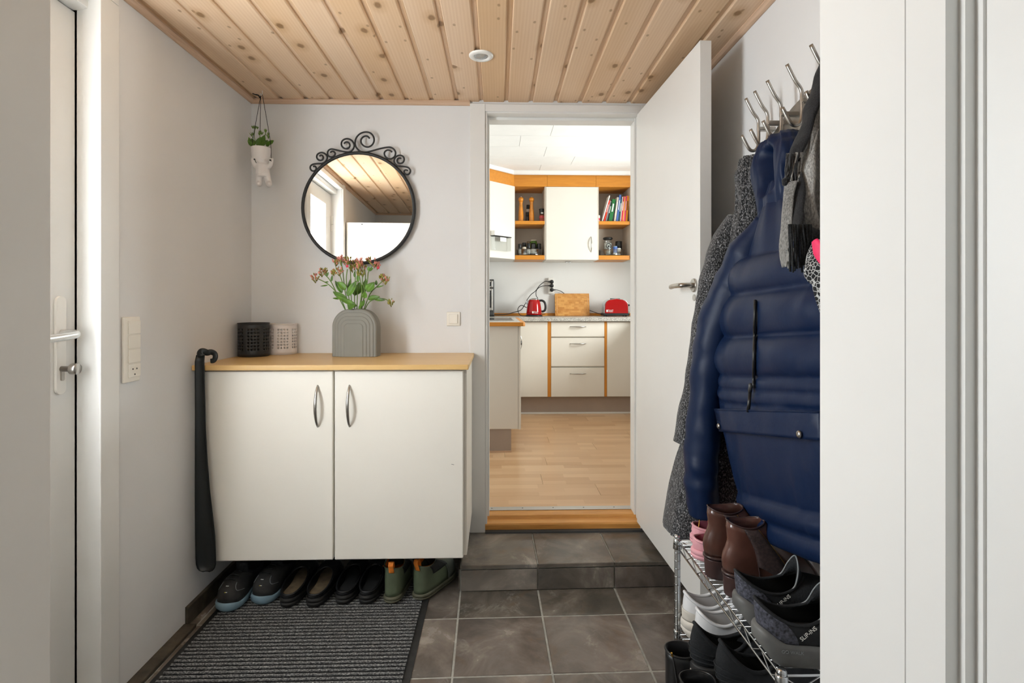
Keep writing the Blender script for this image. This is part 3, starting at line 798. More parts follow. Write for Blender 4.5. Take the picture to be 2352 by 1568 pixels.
for dx in (-.15, .15): MB().lathe([(.006, .01), (.006, .033)], (dx, 0, .15), 10, 'y').build('wall_spacer', 'black_m', mir, local=True)
SCR = [
 [(755,132),(735,110),(705,107),(675,125),(660,155),(668,190),(700,218),(740,225),(780,205),(803,165),(800,120),(775,82),(735,63),(690,65),(645,85),(610,125),(597,170),(602,215),(625,250),(660,275),(700,283),(740,278),(800,262),(870,243),(940,230),(985,230),(1020,250),(1038,285),(1030,325),(1000,350),(965,355),(935,338),(917,308),(920,280),(945,260),(975,262),(1000,280)],
 [(1100,352),(1085,345),(1065,352),(1055,375),(1065,397),(1090,405),(1118,395),(1132,365),(1125,335),(1100,318),(1070,318),(1040,335),(1022,370),(1030,405),(1055,428),(1095,435),(1140,440),(1175,450),(1198,475),(1198,500),(1180,522),(1155,525),(1135,510),(1132,488),(1150,475),(1172,482)],
 [(475,190),(490,175),(512,172),(532,185),(540,208),(530,232),(505,245),(475,238),(452,215),(447,185),(460,155),(490,138),(525,137),(560,155),(583,190),(585,225),(568,258),(540,278),(500,280),(440,270),(380,255),(335,248),(305,265),(295,295),(305,322),(335,335),(365,325),(380,300),(368,278),(345,272),(325,285)],
 [(208,328),(222,315),(240,320),(250,340),(240,365),(215,372),(190,360),(178,335),(185,308),(210,290),(240,287),(270,300),(290,325),(290,355),(272,385),(240,403),(190,407),(145,412),(115,428),(107,455),(120,480),(145,488),(168,475),(172,452),(158,435),(138,438)]]
for S_ in SCR:
    pts = [onmir(690 + x / 4.75, 290 + y / 4.75) for x, y in catmull([(a, b, 0) for a, b in S_], 3) for x, y in ((x, y),)] if False else [onmir(690 + p.x / 4.75, 290 + p.y / 4.75) for p in catmull([(a, b, 0) for a, b in S_], 3)]
    MB().tube(pts, .0042, 8, updir=tuple(NRM)).build('scroll', 'black_m', mir, smooth=True)

# shoehorn
hp = lambda u, v, y=YC - .030: at_y(u, v, y)
sh = thing('shoehorn', 'long black shoehorn hooked over the cabinet corner', 'shoehorn', tuple(hp(474, 1312)))
cen = [(462, 815), (460, 830), (461, 900), (462, 980), (464, 1060), (467, 1130), (470, 1180), (473, 1230), (474.5, 1280), (475, 1294), (475, 1303), (475, 1309), (475, 1312)]
wid = [9.5, 10.5, 11, 12, 14, 17, 20, 22.5, 23, 22.5, 20, 15, 7]
rows = []
for (u, v), w_ in zip(cen, wid):
    c_ = hp(u, v); w2 = w_ / FPX * 2.16
    row = []
    for k in range(9):
        s = -1 + 2 * k / 8
        row.append(c_ + Vector((s * w2, .016 * (1 - s * s) * w_ / 23 - .006, 0)))
    for k in range(9):
        s = 1 - 2 * k / 8
        row.append(c_ + Vector((s * w2 * .94, .016 * (1 - s * s) * w_ / 23 - .001, 0)))
    rows.append(row)
MB().loops(rows, True, True, True).build('blade', 'horn', sh, smooth=True)
hk = [hp(462, 818), hp(461, 811), hp(466, 807), hp(474, 810), hp(480, 809), hp(486, 813), hp(488, 821), hp(484, 829), hp(477, 830)]
hk = [Vector((p.x, YC - .030 + .022 * min(1, max(0, i - 2) / 3), p.z)) for i, p in enumerate(hk)]
hk[-1].z = max(hk[-1].z, 1.009); hk[-2].z = max(hk[-2].z, 1.009)
MB().tube(catmull(hk, 5), list(np.interp(np.linspace(0, 1, 41), [0, .2, .45, 1], [.0155, .0150, .012, .0095])), 10, updir=(0, 1, 0), flat=.32).build('hook', 'horn', sh, smooth=True)

# perforated pots
def perf_pot(mat, u0, u1, v0, v1, label):
    zt = 1.0045
    c_ = at_z((u0 + u1) / 2, v1 - 4, zt)
    d = c_.y; r = (u1 - u0) / 2 / FPX * d; h = (v1 - v0) / FPX * d * .985
    t_ = thing('perforated_pot', label, 'pot', (c_.x, d + r * .25, zt), 0.49, 'perforated pots on the cabinet')
    c0 = t_.location
    m = MB()
    # wall with real holes: quads left out of a fine cylinder grid, each hole rounded off by an octagon ring
    NA, NZ = 30, 7
    za, zb = .026, h - .020
    cellh = (zb - za) / NZ
    def P(a, z): return (r * math.cos(a), r * math.sin(a), z)
    da = 2 * math.pi / NA
    def ring8(a0, z0_, z1_):
        ca, cz = a0 + da / 2, (z0_ + z1_) / 2
        return [P(a0, z0_), P(ca, z0_), P(a0 + da, z0_), P(a0 + da, cz), P(a0 + da, z1_), P(ca, z1_), P(a0, z1_), P(a0, cz)]
    for i in range(NA):
        a0 = i * da
        bands = [(.002, za, False)] + [(za + k * cellh, za + (k + 1) * cellh, i % 5 < 4) for k in range(NZ)] + [(zb, h, False)]
        for z0_, z1_, hole in bands:
            outer = ring8(a0, z0_, z1_); ca, cz = a0 + da / 2, (z0_ + z1_) / 2
            if hole:
                inner = [P(ca + .0042 / r * math.cos(q), cz + .0042 * math.sin(q)) for q in [math.radians(x) for x in (225, 270, 315, 0, 45, 90, 135, 180)]]
                m.add(outer + inner, [(j, (j + 1) % 8, 8 + (j + 1) % 8, 8 + j) for j in range(8)])
            else:
                m.add(outer + [P(ca, cz)], [(j, (j + 1) % 8, 8) for j in range(8)])
    o = m.build('wall', mat, t_, smooth=True, solid=.0018, local=True, weld=True)
    MB().tube([(r * math.cos(2 * math.pi * i / 48), r * math.sin(2 * math.pi * i / 48), h) for i in range(48)], .0022, 8, closed=True).build('rim', mat, t_, smooth=True, local=True)
    MB().lathe([(r - .001, 0), (r, .003), (r - .002, .006)], (0, 0, 0), 48).build('base', mat, t_, local=True)
perf_pot('pot_b', 546, 612, 746, 822, 'black perforated metal pot next to the white one')
perf_pot('pot_w', 615, 677, 747, 817, 'white perforated metal pot next to the black one')

# arched vase
vb = at_z(813, 819, 1.0045)
VY = vb.y + .035
vs = thing('arched_vase', 'matt grey vase with raised rainbow arch ribs on the cabinet', 'vase', (at_y(814.5, 800, VY - .035).x, VY, 1.0045), -.07)
vw, vh = 104 / FPX * (VY - .035) / 2, 109 / FPX * (VY - .035)
def arch(w_, h_, r, z0=0.0, n=14):
    q = [(w_, z0), (w_, h_ - r)]
    q += [(w_ - r + r * math.cos(math.radians(a)), h_ - r + r * math.sin(math.radians(a))) for a in np.linspace(0, 90, n)[1:]]
    q += [(-w_ + r + r * math.cos(math.radians(a)), h_ - r + r * math.sin(math.radians(a))) for a in np.linspace(90, 180, n)]
    q += [(-w_, z0)]
    return q
rows = []
lev = [(vw - .004, vh - .004, vw * .78, .034), (vw, vh, vw * .80, .028), (vw, vh, vw * .80, -.028), (vw - .005, vh - .005, vw * .78, -.034)]
for w_, h_, r, y in lev: rows.append([Vector((x, y, z)) for x, z in arch(w_, h_, r)])
MB().loops(rows, True, True, True).build('body', 'vase', vs, local=True, bevel=.002)
for k in range(1, 5):
    s = 1 - k * .155
    w_ = vw * (1 - k * .142); h_ = vh - k * .0165; r = w_ * (.80 - .09 * k)
    prev = -.034 - (k - 1) * .0026
    rows = [[Vector((x, y, z)) for x, z in arch(ww, hh_, rr, .0005)] for ww, hh_, rr, y in ((w_, h_, r, prev + .001), (w_, h_, r, prev - .0012), (w_ - .0025, h_ - .0025, r * .98, prev - .0034))]
    MB().loops(rows, True, True, True).build('arch_rib', 'vase', vs, local=True)
MB().lathe([(.030, vh - .001), (.030, vh + .0005)], (0, 0, 0), 20, sx=1.3, sy=.7).build('mouth', 'insole', vs, local=True)

# kalanchoe bouquet
FY = VY
fl = thing('kalanchoe_bouquet', 'pink and olive kalanchoe stems with fleshy leaves in the grey vase', 'flowers', (vs.location.x, FY, 1.0045 + vh))
def fp(x, y, dy=0.0): return at_y(700 + x / 6.03, 570 + y / 6.03, FY + dy)
def stem(pts, r=.0022):
    MB().tube(catmull(pts, 5), r, 6).build('stem', 'stem', fl, smooth=True)
stems = [((640, 850), (560, 600), (525, 300), (500, 190)), ((650, 850), (590, 560), (575, 420), (590, 290)), ((660, 850), (640, 600), (635, 400), (625, 200)),
         ((690, 850), (690, 600), (700, 400), (690, 230)), ((720, 850), (730, 600), (740, 420), (755, 220)), ((740, 850), (790, 600), (770, 450), (750, 370)),
         ((760, 850), (830, 620), (800, 480), (800, 380)), ((770, 850), (860, 500), (885, 320), (960, 220)), ((790, 850), (900, 640), (1010, 520), (1090, 440)),
         ((600, 850), (450, 640), (360, 460), (260, 340)), ((590, 850), (500, 700), (340, 510), (160, 410)), ((620, 850), (560, 600), (510, 440), (470, 330)),
         ((800, 850), (880, 760), (980, 705), (1100, 700), (1185, 740)), ((730, 850), (820, 560), (840, 400), (830, 290))]
dep = [-.01, -.025, .01, .015, 0, -.02, -.015, .005, -.005, -.01, .01, -.03, -.015, .02]
for S_, dy in zip(stems, dep):
    n_ = len(S_)
    pts = [fp(x, y, dy * i / (n_ - 1)) for i, (x, y) in enumerate(S_)]
    pts[0].z = 1.0045 + vh - .03
    stem(pts)
def cluster(x, y, rad, pink, dy, nb=16):
    c_ = fp(x, y, dy); k_ = rad / 6.03 / FPX * FY
    base = c_ + Vector((0, .004, -k_ * 1.5))
    mp, mg = MB(), MB()
    for i in range(nb):
        a = R.uniform(0, 6.28); q = math.sqrt(R.random()) * k_
        p = c_ + Vector((q * math.cos(a), R.uniform(-.8, .6) * k_, q * math.sin(a) * .9))
        ax = (p - base).normalized()
        L_ = R.uniform(.0036, .0058)
        is_p = R.random() < pink
        m_ = mp if is_p else mg
        m_.tube([p - ax * L_, p - ax * L_ * .2, p + ax * L_ * .8, p + ax * L_ * 1.4], [L_ * .35, L_ * .62, L_ * .5, L_ * .12], 5)
        if i % 2 == 0: mg.tube([base, p - ax * L_], .0008, 4)
        if is_p and i % 3 == 0:
            for q_ in range(4):
                an = q_ * 1.57 + a
                e = p + ax * L_ * 1.2 + Vector((math.cos(an), -.3, math.sin(an))) * L_ * .9
                mp.tube([p + ax * L_ * .6, e], [L_ * .3, L_ * .15], 4)
    if mp.v: mp.build('blossom', 'petal', fl, smooth=True)
    if mg.v: mg.build('buds', 'bud', fl, smooth=True)
for a in [(500, 150, 62, .7, -.01), (425, 190, 45, .4, -.01), (605, 160, 45, .25, .01), (580, 200, 35, .5, -.02), (235, 325, 50, .55, -.01), (290, 310, 35, .1, 0), (145, 405, 52, .5, .01),
          (400, 325, 40, .05, -.02), (475, 310, 50, .6, -.03), (690, 205, 55, .25, .015), (760, 185, 50, .55, 0), (735, 245, 48, .45, -.01), (800, 260, 52, .5, .02), (660, 280, 40, .15, 0),
          (750, 345, 34, .0, -.02), (803, 350, 34, .0, -.015), (885, 150, 34, .4, .005), (965, 190, 58, .75, .005), (1000, 235, 45, .7, .005), (1060, 390, 42, .3, -.005), (1115, 425, 56, .5, -.005), (1195, 745, 46, .12, -.015)]:
    cluster(*a[:4], a[4], nb=int(8 + a[2] / 4))
def rose(x, y, dy):
    c_ = fp(x, y, dy); m_ = MB()
    for k_, (n_, rr) in enumerate(((3, .0016), (5, .0032), (7, .0048))):
        for i in range(n_):
            a = 2 * math.pi * i / n_ + k_ * .5
            q = c_ + Vector((math.cos(a) * rr, -.004 + .0012 * k_, math.sin(a) * rr))
            m_.ball(q, .0024, 7, 5, (1, .5, 1))
    m_.build('open_blossom', 'rose', fl, smooth=True)
rose(588, 248, -.035); rose(1018, 270, -.01)
def leaf(p0, p1, w_, parent, mat='leaf', cup=.15, up=Vector((0, -1, .3)), name='leaf'):
    p0, p1 = Vector(p0), Vector(p1); ax = p1 - p0; L_ = ax.length; ax.normalize()
    sd = ax.cross(up).normalized(); nr = sd.cross(ax).normalized()
    rows_ = []
    for j in range(9):
        s = j / 8; ww = w_ * (math.sin(math.pi * min(1, .06 + s * .94) ** .85)) ** .75 if 0 < s < 1 else w_ * .08
        c_ = p0 + ax * L_ * s + nr * cup * L_ * (s * s - s) * 1.2
        rows_.append([c_ + sd * ww * q + nr * abs(q) ** 1.6 * ww * .35 for q in (-1, -.6, -.25, 0, .25, .6, 1)])
    return MB().loops(rows_, False).build(name, mat, parent, smooth=True, solid=.0012)
for x0, y0, x1, y1, w_, dy, ty in [(570, 570, 455, 465, 50, -.03, -.03), (590, 660, 720, 450, 52, -.02, -.02), (860, 600, 965, 470, 58, -.025, -.015), (520, 620, 420, 450, 34, .0, .0),
        (580, 720, 390, 600, 45, -.02, -.03), (720, 800, 420, 650, 34, -.03, -.045), (600, 830, 690, 790, 34, -.035, -.05), (870, 700, 1040, 670, 38, -.02, -.02), (960, 700, 1115, 720, 26, -.02, -.03),
        (830, 690, 835, 600, 36, -.03, -.04), (600, 590, 640, 410, 24, .005, .01), (740, 640, 760, 470, 44, .02, .03), (690, 660, 730, 500, 40, .03, .04), (800, 640, 850, 420, 40, .02, .03),
        (480, 700, 385, 690, 14, -.01, -.03), (320, 510, 215, 525, 10, 0, -.01), (990, 540, 1095, 515, 12, 0, -.01), (370, 460, 380, 370, 16, -.01, -.01), (990, 510, 990, 440, 18, 0, 0), (330, 465, 270, 470, 9, .01, 0),
        (700, 820, 650, 760, 30, .02, .03), (780, 800, 830, 720, 34, -.01, -.02), (750, 840, 790, 770, 20, -.03, -.045), (880, 310, 890, 250, 18, .0, 0), (890, 310, 950, 275, 22, -.01, -.02), (300, 390, 330, 330, 16, -.01, -.01), (690, 400, 690, 320, 16, .0, 0), (740, 470, 730, 360, 20, -.01, -.01)]:
    leaf(fp(x0, y0, dy), fp(x1, y1, ty), w_ / 6.03 / FPX * FY, fl)

# hanging planter figure
PY = 2.575
def pq(x, y, dy=0.0): return at_y(540 + x / 6.535, 200 + y / 6.535, PY + dy)
pf = thing('hanging_planter', 'white ceramic figure planter hanging on black cord in the corner', 'planter', tuple(pq(400, 1480)))
sc_ = PY / FPX / 6.535
fig = MB()
cx, top, neck = pq(388, 910), pq(388, 910).z, pq(400, 1150).z
pc = Vector((cx.x, PY, 0))
fig.lathe([(.004, neck - .004), (90 * sc_, neck + .003), (115 * sc_, neck + .018), (134 * sc_, top - .02), (138 * sc_, top), (128 * sc_, top), (118 * sc_, top - .02), (.004, top - .022)], pc, 28)
def T(pts, rr): fig.tube([pq(*p) for p in pts], [r * sc_ for r in rr], 14)
T([(415, 1120), (412, 1180), (415, 1250), (418, 1310), (418, 1350)], [62, 98, 98, 104, 90])
T([(365, 1310), (358, 1380), (356, 1440), (355, 1462)], [58, 46, 44, 40]); T([(468, 1310), (490, 1380), (505, 1440), (508, 1462)], [58, 46, 44, 40])
T([(352, 1446, -.030), (354, 1452, -.012), (356, 1452, .008)], [20, 40, 40]); T([(512, 1446, -.030), (510, 1452, -.012), (508, 1452, .008)], [20, 42, 40])
T([(335, 1200, -.006), (300, 1180, -.012), (272, 1120, -.016), (274, 1068, -.016)], [36, 32, 30, 34]); T([(500, 1200, -.006), (532, 1165, -.012), (544, 1110, -.016), (538, 1072, -.016)], [36, 32, 30, 34])
bo = fig.build('figure', 'ceramic', pf, smooth=True)
md = bo.modifiers.new('remesh', 'REMESH'); md.mode = 'VOXEL'; md.voxel_size = .0022; md.use_smooth_shade = True
md = bo.modifiers.new('smooth', 'SMOOTH'); md.factor = .5; md.iterations = 6
MB().lathe([(.110 * 0 + 116 * sc_, top - .012), (116 * sc_, top - .009)], pc, 20).build('soil', 'soil', pf)
hk0 = at_z(602, 211, ZC); HK = Vector((pq(395, 100).x, PY, ZC - .018))
MB().tube(catmull([(HK.x + .004, PY, ZC), (HK.x + .004, PY, ZC - .012), (HK.x + .002, PY - .004, ZC - .022), (HK.x - .003, PY - .002, ZC - .020), (HK.x - .004, PY, ZC - .012)], 4), .0018, 8).build('ceiling_hook', 'white', pf, smooth=True)
for pts in ([(385, 130), (310, 540, -.006), (250, 900, -.014), (262, 1065, -.016)], [(408, 110), (480, 520, -.006), (534, 860, -.014), (542, 1070, -.016)], [(385, 140, .012), (376, 500, .02), (372, 900, .028)]):
    MB().tube(catmull([pq(*p) for p in pts], 5), .0013, 6).build('cord', 'yarn', pf, smooth=True)
MB().tube(catmull([pq(390, 105), pq(388, 140), pq(375, 160), pq(350, 125), pq(300, 110), pq(262, 98)], 4), [.002] * 8 + [.0032] * 8 + [.0022] * 5, 6).build('cord_knot', 'yarn', pf, smooth=True)
for x, y, x2, y2 in ((292, 1082, 318, 1138), (528, 1095, 545, 1112)):
    m_ = MB().ball(pq(x, y, -.030), .0033, 8, 6, (1.5, .8, 1)); m_.tube([pq(x, y, -.031), pq(x2, y2, -.030)], .0014, 6)
    m_.build('cord_end', 'yarn', pf, smooth=True)
for x0, y0, x1, y1, w_, dy in [(330, 880, 390, 750, 45, -.01), (290, 890, 190, 800, 38, -.005), (380, 880, 500, 800, 40, -.018), (470, 890, 550, 800, 34, -.012), (500, 860, 580, 800, 36, .01), (400, 860, 440, 720, 42, .01), (300, 870, 240, 770, 30, .012), (230, 850, 205, 750, 22, 0), (280, 860, 250, 780, 22, .01)]:
    leaf(pq(x0, y0, dy * .4), pq(x1, y1, dy), w_ * sc_, pf)
for pts in ([(335, 890), (290, 760), (295, 640)], [(420, 830), (455, 700), (450, 650)], [(370, 880), (370, 760), (380, 690)], [(300, 890), (270, 780), (250, 720)]):
    MB().tube(catmull([pq(*p) for p in pts], 4), .0016, 6).build('stem', 'stem', pf, smooth=True)
for x, y, r in ((300, 590, 40), (270, 590, 28), (335, 600, 24), (250, 690, 40), (375, 670, 36), (400, 680, 30), (455, 645, 34), (490, 700, 34), (500, 740, 30), (360, 690, 26)):
    m_ = MB(); c_ = pq(x, y, R.uniform(-.01, .01)); b_ = c_ - Vector((0, 0, r * sc_ * 1.3))
    for i in range(12):
        a = R.uniform(0, 6.28); q = R.uniform(.3, 1) * r * sc_
        e = c_ + Vector((q * math.cos(a), R.uniform(-.8, .8) * q, abs(q * math.sin(a)) * .7))
        m_.tube([b_, (b_ + e) / 2, e], [.0005, .0016, .0006], 5)
    m_.build('green_buds', 'stem', pf, smooth=True)

# ribbed door mat
mt = thing('door_mat', 'dark grey ribbed carpet mat with black rubber border', 'mat', (-.715, 1.7, 0))
mx0, mx1, my0, my1 = -1.145, -.289, .95, 2.44
MB().box(mx0, mx1, my0, my1, .0003, .004).build('rubber_border', 'rubber', mt, bevel=.002)
m = MB(); rows = []; pitch = .0205; yy = my0 + .026; xs = np.linspace(mx0 + .025, mx1 - .025, 60)
prof_y = []
while yy < my1 - .03:
    prof_y += [(yy, .0045), (yy + pitch * .12, .0105), (yy + pitch * .28, .0128), (yy + pitch * .46, .0128), (yy + pitch * .62, .0105), (yy + pitch * .74, .0045), (yy + pitch * .87, .004)]; yy += pitch
for (y_, z_) in prof_y:
    rows.append([Vector((x_, y_ + .0012 * mnoise.noise((x_ * 40, y_ * 30, 0)), z_ + .0012 * mnoise.noise((x_ * 90, y_ * 90, 3)) if z_ > .005 else z_)) for x_ in xs])
m.loops(rows, False).build('ribbed_pile', 'carpet', mt, smooth=True)

# ------------------------------------------------------------------ shoes
FO = np.array([(0, 0), (.005, .18), (.02, .36), (.05, .53), (.1, .64), (.2, .70), (.35, .73), (.5, .83), (.62, .95), (.72, 1), (.82, .96), (.9, .82), (.95, .64), (.98, .44), (.995, .22), (1, 0)])
def sstep(a, b, x):
    t = min(1, max(0, (x - a) / (b - a))); return t * t * (3 - 2 * t)
class Shoe:
    N = 48
    def __init__(s, name, label, cat, group, loc, rot, L=.29, W=.104, zs=.028, collar=(.012, .15, .034), hts=(.085, .072, .095), toeh=.055,
                 zt=None, zb=None, heelk=.62, heelout=.004, curve=.010, pinch=0.0):
        s.heelout = heelout; s.pinch = pinch
        s.t = thing(name, label, cat, loc, rot, group)
        s.L, s.W, s.zs, s.collar, s.hts, s.toeh, s.heelk, s.curve = L, W, zs, collar, hts, toeh, heelk, curve
        s.zt = zt or (lambda t: zs); s.zb = zb or (lambda t: 0.0)
    def out(s, a, e=0.0):
        t = (1 - math.cos(a)) / 2
        w = s.W / 2 * float(np.interp(t, FO[:, 0], FO[:, 1]))
        sg = 1 if math.sin(a) >= 0 else -1
        return t, Vector((sg * w * (1 + e / (s.W / 2)) + s.curve * math.sin(math.pi * t), s.L / 2 + (t - .5) * s.L * (1 + e / (s.L / 2)), 0))
    def up(s, a, q, off=0.0):
        def P(a, q):
            t, B = s.out(a, -.002); zt = s.zt(t); B.z = zt
            y0, y1, cw = s.collar
            sg = 1 if math.sin(a) >= 0 else -1
            hH, hS, hF = s.hts
            l = t
            z = (hH * (1 - l) * (1 - 2 * l) + hS * 4 * l * (1 - l) + hF * l * (2 * l - 1))
            Tp = Vector((sg * cw * abs(math.sin(a)) ** .85 + s.curve * .4, y0 + (y1 - y0) * t, z))
            w = sstep(.5, .95, t)
            C = Vector((B.x * 1.05, B.y - s.heelout * (1 - sstep(.05, .3, t)), zt + (z - zt) * s.heelk * (1 - w) + s.toeh * w))
            P_ = B * (1 - q) ** 2 + C * 2 * q * (1 - q) + Tp * q * q
            if s.pinch:
                w2 = math.exp(-((q - .66) / .2) ** 2) * s.pinch
                P_.x *= 1 - w2; P_.y += .13 * w2 * (1 - sstep(.05, .5, t))
            return P_
        p = P(a, q)
        if off:
            da = P(a + .02, q) - P(a - .02, q); dq = P(a, min(1, q + .02)) - P(a, max(0, q - .02))
            n = da.cross(dq)
            if n.length > 1e-9:
                n.normalize()
                c = Vector((0, min(max(p.y, .09), s.L - .07), s.zs + .01))
                if n.dot(p - c) < 0: n = -n
                p = p + n * off
        return p
    def ang(s, i): return 2 * math.pi * i / s.N
    def upper(s, mat, a0=None, a1=None, q0=0, q1=1, off=0.0, name='upper', rows=9, solid=.0035, parent=None):
        if a0 is None:
            rr = [[s.up(s.ang(i), q0 + (q1 - q0) * j / rows, off) for i in range(s.N)] for j in range(rows + 1)]
            return MB().loops(rr, True).build(name, mat, parent or s.t, smooth=True, solid=solid, local=True)
        n = max(3, int(s.N * (a1 - a0) / 6.283))
        rr = [[s.up(a0 + (a1 - a0) * i / n, q0 + (q1 - q0) * j / rows, off) for i in range(n + 1)] for j in range(rows + 1)]
        return MB().loops(rr, False).build(name, mat, parent or s.t, smooth=True, solid=solid, local=True, soff=1 if off else -1)
    def sole(s, mat, e=.004, bot=-.002, name='sole', zlo=None, zhi=None, groove=False):
        lo = zlo or s.zb; hi = zhi or s.zt
        def row(ee, fz):
            r = []
            for i in range(s.N):
                t, p = s.out(s.ang(i), ee); p.z = fz(t); r.append(p)
            return r
        rows = [row(bot - .006, lo), row(bot, lambda t: lo(t) + .003 + 0 * t), row(e, lambda t: lo(t) + (hi(t) - lo(t)) * .35)]
        if groove: rows += [row(e, lambda t: lo(t) + (hi(t) - lo(t)) * .48), row(e - .003, lambda t: lo(t) + (hi(t) - lo(t)) * .51), row(e - .003, lambda t: lo(t) + (hi(t) - lo(t)) * .56), row(e, lambda t: lo(t) + (hi(t) - lo(t)) * .59)]
        rows += [row(e, lambda t: lo(t) + (hi(t) - lo(t)) * .85), row(e - .003, hi), row(-.012, lambda t: hi(t) + .0005)]
        return MB().loops(rows, True, True, True).build(name, mat, s.t, smooth=True, local=True)
    def insole(s, mat, dz=.006, e=-.006):
        r0, r1 = [], []
        for i in range(s.N):
            t, p = s.out(s.ang(i), e); p.z = s.zt(t) + dz; r0.append(p); r1.append(p - Vector((0, 0, .005)))
        return MB().loops([r1, r0], True, True, True).build('insole', mat, s.t, local=True)
    def trim(s, mat, r=.0028, q=1.0, name='collar_trim', flat=1.0):
        return MB().tube([s.up(s.ang(i), q) for i in range(s.N)], r, 8, closed=True).build(name, mat, s.t, smooth=True, local=True)
    def line(s, pts, r, mat, name, off=.001, seg=6, flat=1.0):
        P = [s.up(a, q, off) for a, q in pts]
        return MB().tube(catmull(P, 4), r, seg).build(name, mat, s.t, smooth=True, local=True)
    def laces(s, mat, n=4, q0=.55, q1=.92, d=.42, r=.0024):
        for k in range(n):
            q = q0 + (q1 - q0) * k / (n - 1)
            a = s.up(math.pi - d * (.5 + .5 * q), q, .003); b = s.up(math.pi + d * (.5 + .5 * q), q, .003)
            c = s.up(math.pi, q, .008)
            MB().tube(catmull([a, c, b], 6), r, 6).build('lace', mat, s.t, smooth=True, local=True)
    def tongue(s, mat, h=.03, w=.026, y=None, lean=.02):
        y0, y1, cw = s.collar; y = y1 - .012 if y is None else y
        z0 = s.hts[2] - .03
        rows = [[Vector((w * (-1 + 2 * i / 8) * (1 - .15 * j / 5), y - lean * j / 5 - .012 * (1 - ((-1 + 2 * i / 8)) ** 2) * -1, z0 + (h + .03) * j / 5 - .006 * abs(-1 + 2 * i / 8))) for i in range(9)] for j in range(6)]
        return MB().loops(rows, False).build('tongue', mat, s.t, smooth=True, solid=.006, local=True)

ZM = .0130
# black safety shoes, toes towards the room
def workshoe(u, v, rot, label):
    p = at_z(u, v, ZM)
    L = .275
    rz = math.pi + rot
    loc = p - Vector((-math.sin(rz), math.cos(rz), 0)) * L
    s = Shoe('safety_shoe', label, 'shoe', 'safety shoes under the cabinet', (loc.x, loc.y, ZM), rz, L, .112, .030, (.012, .150, .038), (.092, .082, .112), .085,
             zt=lambda t: .030 + .008 * sstep(.86, 1, t))
    s.sole('bluegrey', .004, -.004)
    s.upper('suede_b'); s.insole('insole')
    s.trim('foam_b', .006)
    tg = s.tongue('foam_b', .038, .030, lean=-.01)
    MB().box(-.016, .016, .150, .1515, .094, .106).build('size_label', 'label', tg, local=True)
    s.line([(math.pi - .95, .30), (math.pi - .55, .30), (math.pi - .42, .42), (math.pi - .40, .55)], .0012, 'print_g', 'piping')
    s.line([(math.pi + .95, .30), (math.pi + .55, .30), (math.pi + .42, .42), (math.pi + .40, .55)], .0012, 'print_g', 'piping')
    s.laces('black', 3, .62, .9, .34)
    for q, mt_, w_ in ((.44, 'print_w', .016), (.27, 'print_y', .009), (.27, 'print_w', .018)):
        a_, b_ = s.up(math.pi - w_ * 6, q, .0012), s.up(math.pi + w_ * 6, q, .0012)
        if mt_ == 'print_w' and q < .3: a_ = a_ * .5 + b_ * .5
        MB().tube([a_, (a_ + b_) / 2 + Vector((0, .0006, .0004)), b_], .0024, 5, flat=.6).build('marking', mt_, s.t, local=True)
workshoe(514, 1408, -.10, 'black safety shoe with blue-grey sole beside the wall skirting')
workshoe(594, 1391, -.16, 'black safety shoe with blue-grey sole beside the black clogs')

# black clogs, heels towards the room
def clog(u, v, rot, label, worn):
    p = at_z(u, v, ZM)
    s = Shoe('black_clog', label, 'clog', 'black clogs under the cabinet', (p.x, p.y, ZM), rot, .275, .106, .036, (.004, .165, .043), (.050, .066, .088), .075,
             zt=lambda t: .036, heelk=.55)
    s.sole('rubber', .003, 0, groove=True)
    s.upper('leather_b'); s.insole('tan' if not worn else 'insole')
    s.trim('leather_b', .0042, name='rolled_rim')
    s.line([(-.5 + i * .1, .06) for i in range(11)], .0016, 'rubber', 'welt', .002)
clog(655, 1396, -.06, 'dusty black leather clog beside the safety shoes', False)
clog(716, 1396, -.06, 'dusty black leather clog beside the glossy clogs', False)
clog(783, 1389, -.08, 'glossy black clog next to the dusty clogs', True)
clog(838, 1389, -.05, 'glossy black clog next to the green rubber boots', True)

# green ankle rubber boots
def rainboot(u, v, rot, label):
    p = at_z(u, v, ZM if u < 930 else .006)
    s = Shoe('rubber_boot', label, 'boot', 'green rubber boots under the cabinet', (p.x, p.y, ZM if u < 930 else .0015), rot, .285, .108, .028, (.004, .118, .043), (.148, .142, .176), .07, heelk=.7)
    s.sole('olive_s', .005, -.001, groove=True)
    s.upper('olive', -1.75, 1.75, name='rear_upper'); s.upper('olive_g', 1.75, 2 * math.pi - 1.75, name='vamp')
    s.insole('orange_t')
    for c in (1.45, -1.45):
        s.upper('elastic', c - .42, c + .42, .52, 1.0, .0012, 'elastic_gusset', 5, .0012)
    s.line([(1.75, q) for q in np.linspace(.03, .5, 6)], .0012, 'olive_g', 'seam'); s.line([(-1.75, q) for q in np.linspace(.03, .5, 6)], .0012, 'olive_g', 'seam')
    c = s.up(0, 1.0)
    MB().tube(catmull([c + Vector((0, -.002, -.02)), c + Vector((0, -.010, .0)), c + Vector((0, -.018, .018)), c + Vector((0, -.008, .030)), c + Vector((0, .006, .014)), c + Vector((0, .007, -.02))], 4), .011, 8, updir=(0, 1, .2), flat=.12).build('pull_loop', 'orange_t', s.t, smooth=True, local=True)
    rr = [[s.up(s.ang(i), q, -.006) for i in range(s.N)] for q in (.72, .85, .99)]
    MB().loops(rr, True).build('lining', 'orange_t', s.t, smooth=True, local=True)
rainboot(897, 1388, -.02, 'green rubber ankle boot with orange loop next to the glossy clogs')
rainboot(957, 1378, -.42, 'green rubber ankle boot with orange loop beside the slate step')
